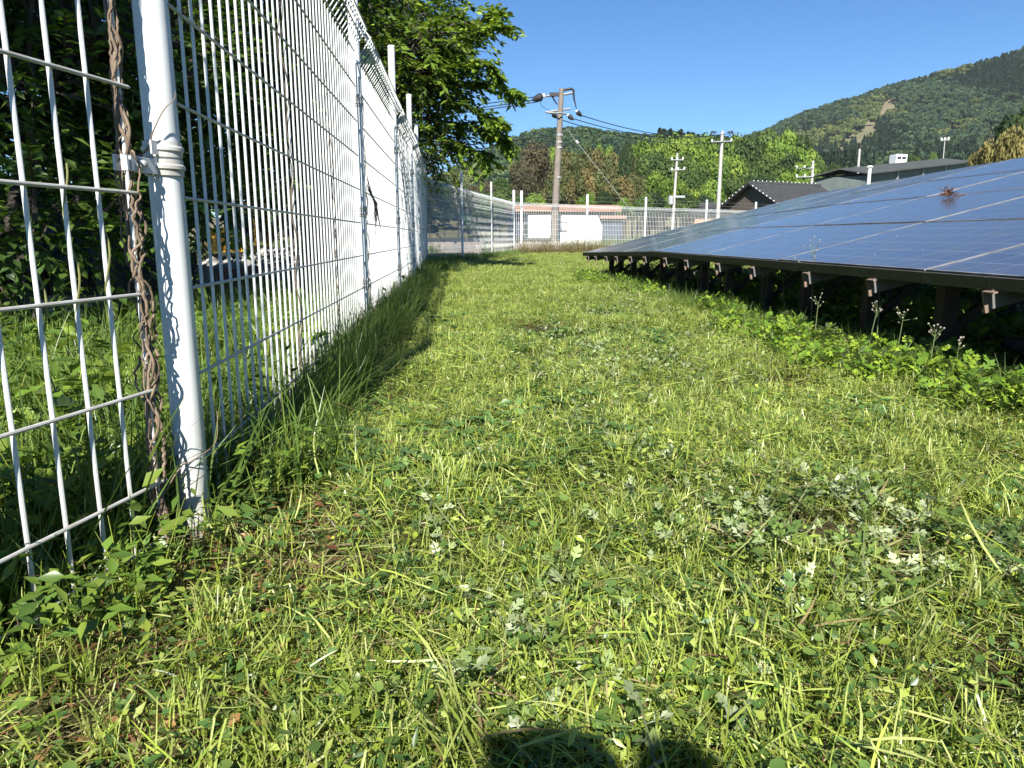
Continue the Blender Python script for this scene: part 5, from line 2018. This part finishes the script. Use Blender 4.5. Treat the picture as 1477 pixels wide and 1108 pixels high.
# ------------------------------------------------------------------ forest on the hills (one mass)
def build_forest():
    rng = np.random.default_rng(77)
    OAK = np.array([(0.050, 0.085, 0.036), (0.064, 0.100, 0.042), (0.040, 0.072, 0.034)])
    MAPLE = np.array([(0.11, 0.14, 0.04), (0.13, 0.15, 0.05), (0.09, 0.12, 0.04)])
    CEDAR = np.array([(0.028, 0.056, 0.032), (0.036, 0.066, 0.036), (0.044, 0.074, 0.036)])
    i = 0
    for k in range(3):
        TEMPLATES.setdefault('forest', bpy.data.collections.new('source_forest'))
        me = crown_mesh('c', 100 + k, CEDAR, 10, 2.7, 8, 420, 1.5, 'cone')
        o = bpy.data.objects.new('forest_%03d' % i, me)
        TEMPLATES['forest'].objects.link(o)
        i += 1
    for k in range(3):
        me = crown_mesh('c', 110 + k, OAK if k < 2 else CEDAR, 9, 4.4, 9, 420, 1.5)
        o = bpy.data.objects.new('forest_%03d' % i, me)
        TEMPLATES['forest'].objects.link(o)
        i += 1
    for k in range(2):
        me = crown_mesh('c', 120 + k, MAPLE, 9, 4.4, 9, 420, 1.5)
        o = bpy.data.objects.new('forest_%03d' % i, me)
        TEMPLATES['forest'].objects.link(o)
        i += 1
    n = 52000
    y = 190 + (900 - 190) * rng.uniform(0, 1, n) ** 0.7
    x = rng.uniform(-0.32, 1.02, n) * y
    z = hill_z(x, y)
    # bare strip running down the mountain, and open ground below
    def on_hill(u, v):
        for yy in np.arange(220, 830, 3.0):
            p = at(u, v, yy)
            if float(hill_z(p.x, yy)) >= p.z:
                return p
        return at(u, v, 700)
    a0, a1 = on_hill(1238, 206), on_hill(1300, 134)
    d = np.array([a1.x - a0.x, a1.y - a0.y])
    tt = ((x - a0.x) * d[0] + (y - a0.y) * d[1]) / (d @ d)
    dist = np.abs((x - a0.x) * d[1] - (y - a0.y) * d[0]) / np.hypot(*d)
    strip = (dist < 7 * (1.5 - 1.0 * np.clip(tt, 0, 1)) + 2.5 * np.sin(tt * 21)) & (rng.uniform(0, 1, n) > 0.10) & (tt > -0.35) & (tt < 1.02)
    ang = x / y
    vv = z / y            # tangent of elevation
    open_ = (y < 420) & (ang > 0.36) & (ang < 0.66) & (y > 250) & (vnoise(x, y, 0.02, 3) > 0.25)
    keep = ~strip
    size = rng.uniform(0.75, 1.3, n)
    kind = np.where(vnoise(x, y, 0.011, 8) + rng.normal(0, 0.10, n) > 0.50, 0, 1)
    kind = np.where((vnoise(x, y, 0.02, 15) + rng.normal(0, 0.06, n)) > 0.76, 2, kind)
    left = (x < 0.19 * y) & (y < 470)
    kind = np.where(left & (kind == 0), 1, kind)
    size = np.where(open_, size * 0.36, np.where(left, size * 0.72, size * 0.9))
    kind = np.where(open_, np.where(rng.uniform(0, 1, n) < 0.8, 1, 2), kind)
    idx = np.where(kind == 0, rng.integers(0, 3, n), np.where(kind == 1, rng.integers(3, 6, n), rng.integers(6, 8, n)))
    keep &= rng.uniform(0, 1, n) < np.where(open_, 1.0, 0.62)
    pts = np.stack([x, y, z - 0.5], 1)[keep]
    o = scatter('forest', 'forest', pts, rng, tilt=0.03, idx=idx[keep], scl=size[keep])
    tag(o, 'forest of cedar and broadleaf trees covering the distant mountain and hill', 'forest')


build_forest()


# ------------------------------------------------------------------ person taking the picture (casts the shadow in the foreground)
def build_person():
    V = {}
    bx, by = -0.065, -0.70
    pts = {
        'pelvis': (bx, by - 0.10, 0.42, 0.15), 'waist': (bx, by - 0.05, 0.56, 0.135), 'chest': (bx, by + 0.03, 0.74, 0.15), 'neck': (bx, by + 0.08, 0.88, 0.058), 'head': (bx, by + 0.12, 0.99, 0.095), 'crown': (bx, by + 0.11, 1.07, 0.085),
        'sl': (bx - 0.18, by + 0.06, 0.82, 0.065), 'el': (bx - 0.22, by + 0.24, 0.62, 0.045), 'wl': (bx - 0.02, by + 0.40, 0.60, 0.032),
        'sr': (bx + 0.19, by + 0.06, 0.84, 0.065), 'er': (bx + 0.145, by + 0.25, 1.01, 0.050), 'wr': (bx + 0.13, by + 0.42, 0.80, 0.036),
        'hl': (bx - 0.1, by - 0.08, 0.40, 0.11), 'kl': (bx - 0.16, by + 0.26, 0.46, 0.075), 'al': (bx - 0.14, by + 0.16, 0.07, 0.045), 'fl': (bx - 0.14, by + 0.32, 0.045, 0.04),
        'hr': (bx + 0.1, by - 0.08, 0.40, 0.11), 'kr': (bx + 0.14, by + 0.18, 0.12, 0.075), 'ar': (bx + 0.14, by - 0.24, 0.09, 0.045), 'fr': (bx + 0.14, by - 0.30, 0.04, 0.04),
    }
    ed = [('pelvis', 'waist'), ('waist', 'chest'), ('chest', 'neck'), ('neck', 'head'), ('head', 'crown'), ('chest', 'sl'), ('sl', 'el'), ('el', 'wl'), ('chest', 'sr'), ('sr', 'er'), ('er', 'wr'),
          ('pelvis', 'hl'), ('hl', 'kl'), ('kl', 'al'), ('al', 'fl'), ('pelvis', 'hr'), ('hr', 'kr'), ('kr', 'ar'), ('ar', 'fr')]
    names = list(pts)
    me = bpy.data.meshes.new('person')
    me.from_pydata([pts[n][:3] for n in names], [(names.index(a), names.index(b)) for a, b in ed], [])
    cl = surf('work_clothes', (0.06, 0.07, 0.10), (0.04, 0.05, 0.07), 8, 0.9)
    me.materials.append(cl)
    o = obj('person', me)
    tag(o, 'crouching person in dark work clothes whose shadow falls on the grass', 'person')
    sk = o.modifiers.new('skin', 'SKIN')
    for i, n in enumerate(names):
        me.skin_vertices[0].data[i].radius = (pts[n][3], pts[n][3])
    me.skin_vertices[0].data[0].use_root = True
    sk.use_smooth_shade = True
    ss = o.modifiers.new('sub', 'SUBSURF')
    ss.levels = ss.render_levels = 2
    hat = MB()
    hat.lathe([(0.100, 0), (0.102, 0.01), (0.096, 0.06), (0.070, 0.11), (0.03, 0.13)], 18, Matrix.Translation((bx, by + 0.115, 1.01)))
    hat.box(bx - 0.07, bx + 0.07, by + 0.20, by + 0.29, 1.012, 1.02)
    hat.build('cap', cl, o, True)


build_person()


def build_haze():
    mb = MB()
    mb.box(-1900, 1900, -1900, 1900, -4.0, 330)
    m = bpy.data.materials.new('haze')
    m.use_nodes = True
    nt = m.node_tree
    nt.nodes.remove(nt.nodes['Principled BSDF'])
    pv = nt.nodes.new('ShaderNodeVolumePrincipled')
    pv.inputs['Color'].default_value = (0.80, 0.90, 1.0, 1)
    pv.inputs['Density'].default_value = 0.00008
    nt.links.new(pv.outputs[0], nt.nodes['Material Output'].inputs['Volume'])
    tag(mb.build('haze', m), kind='stuff')


build_haze()
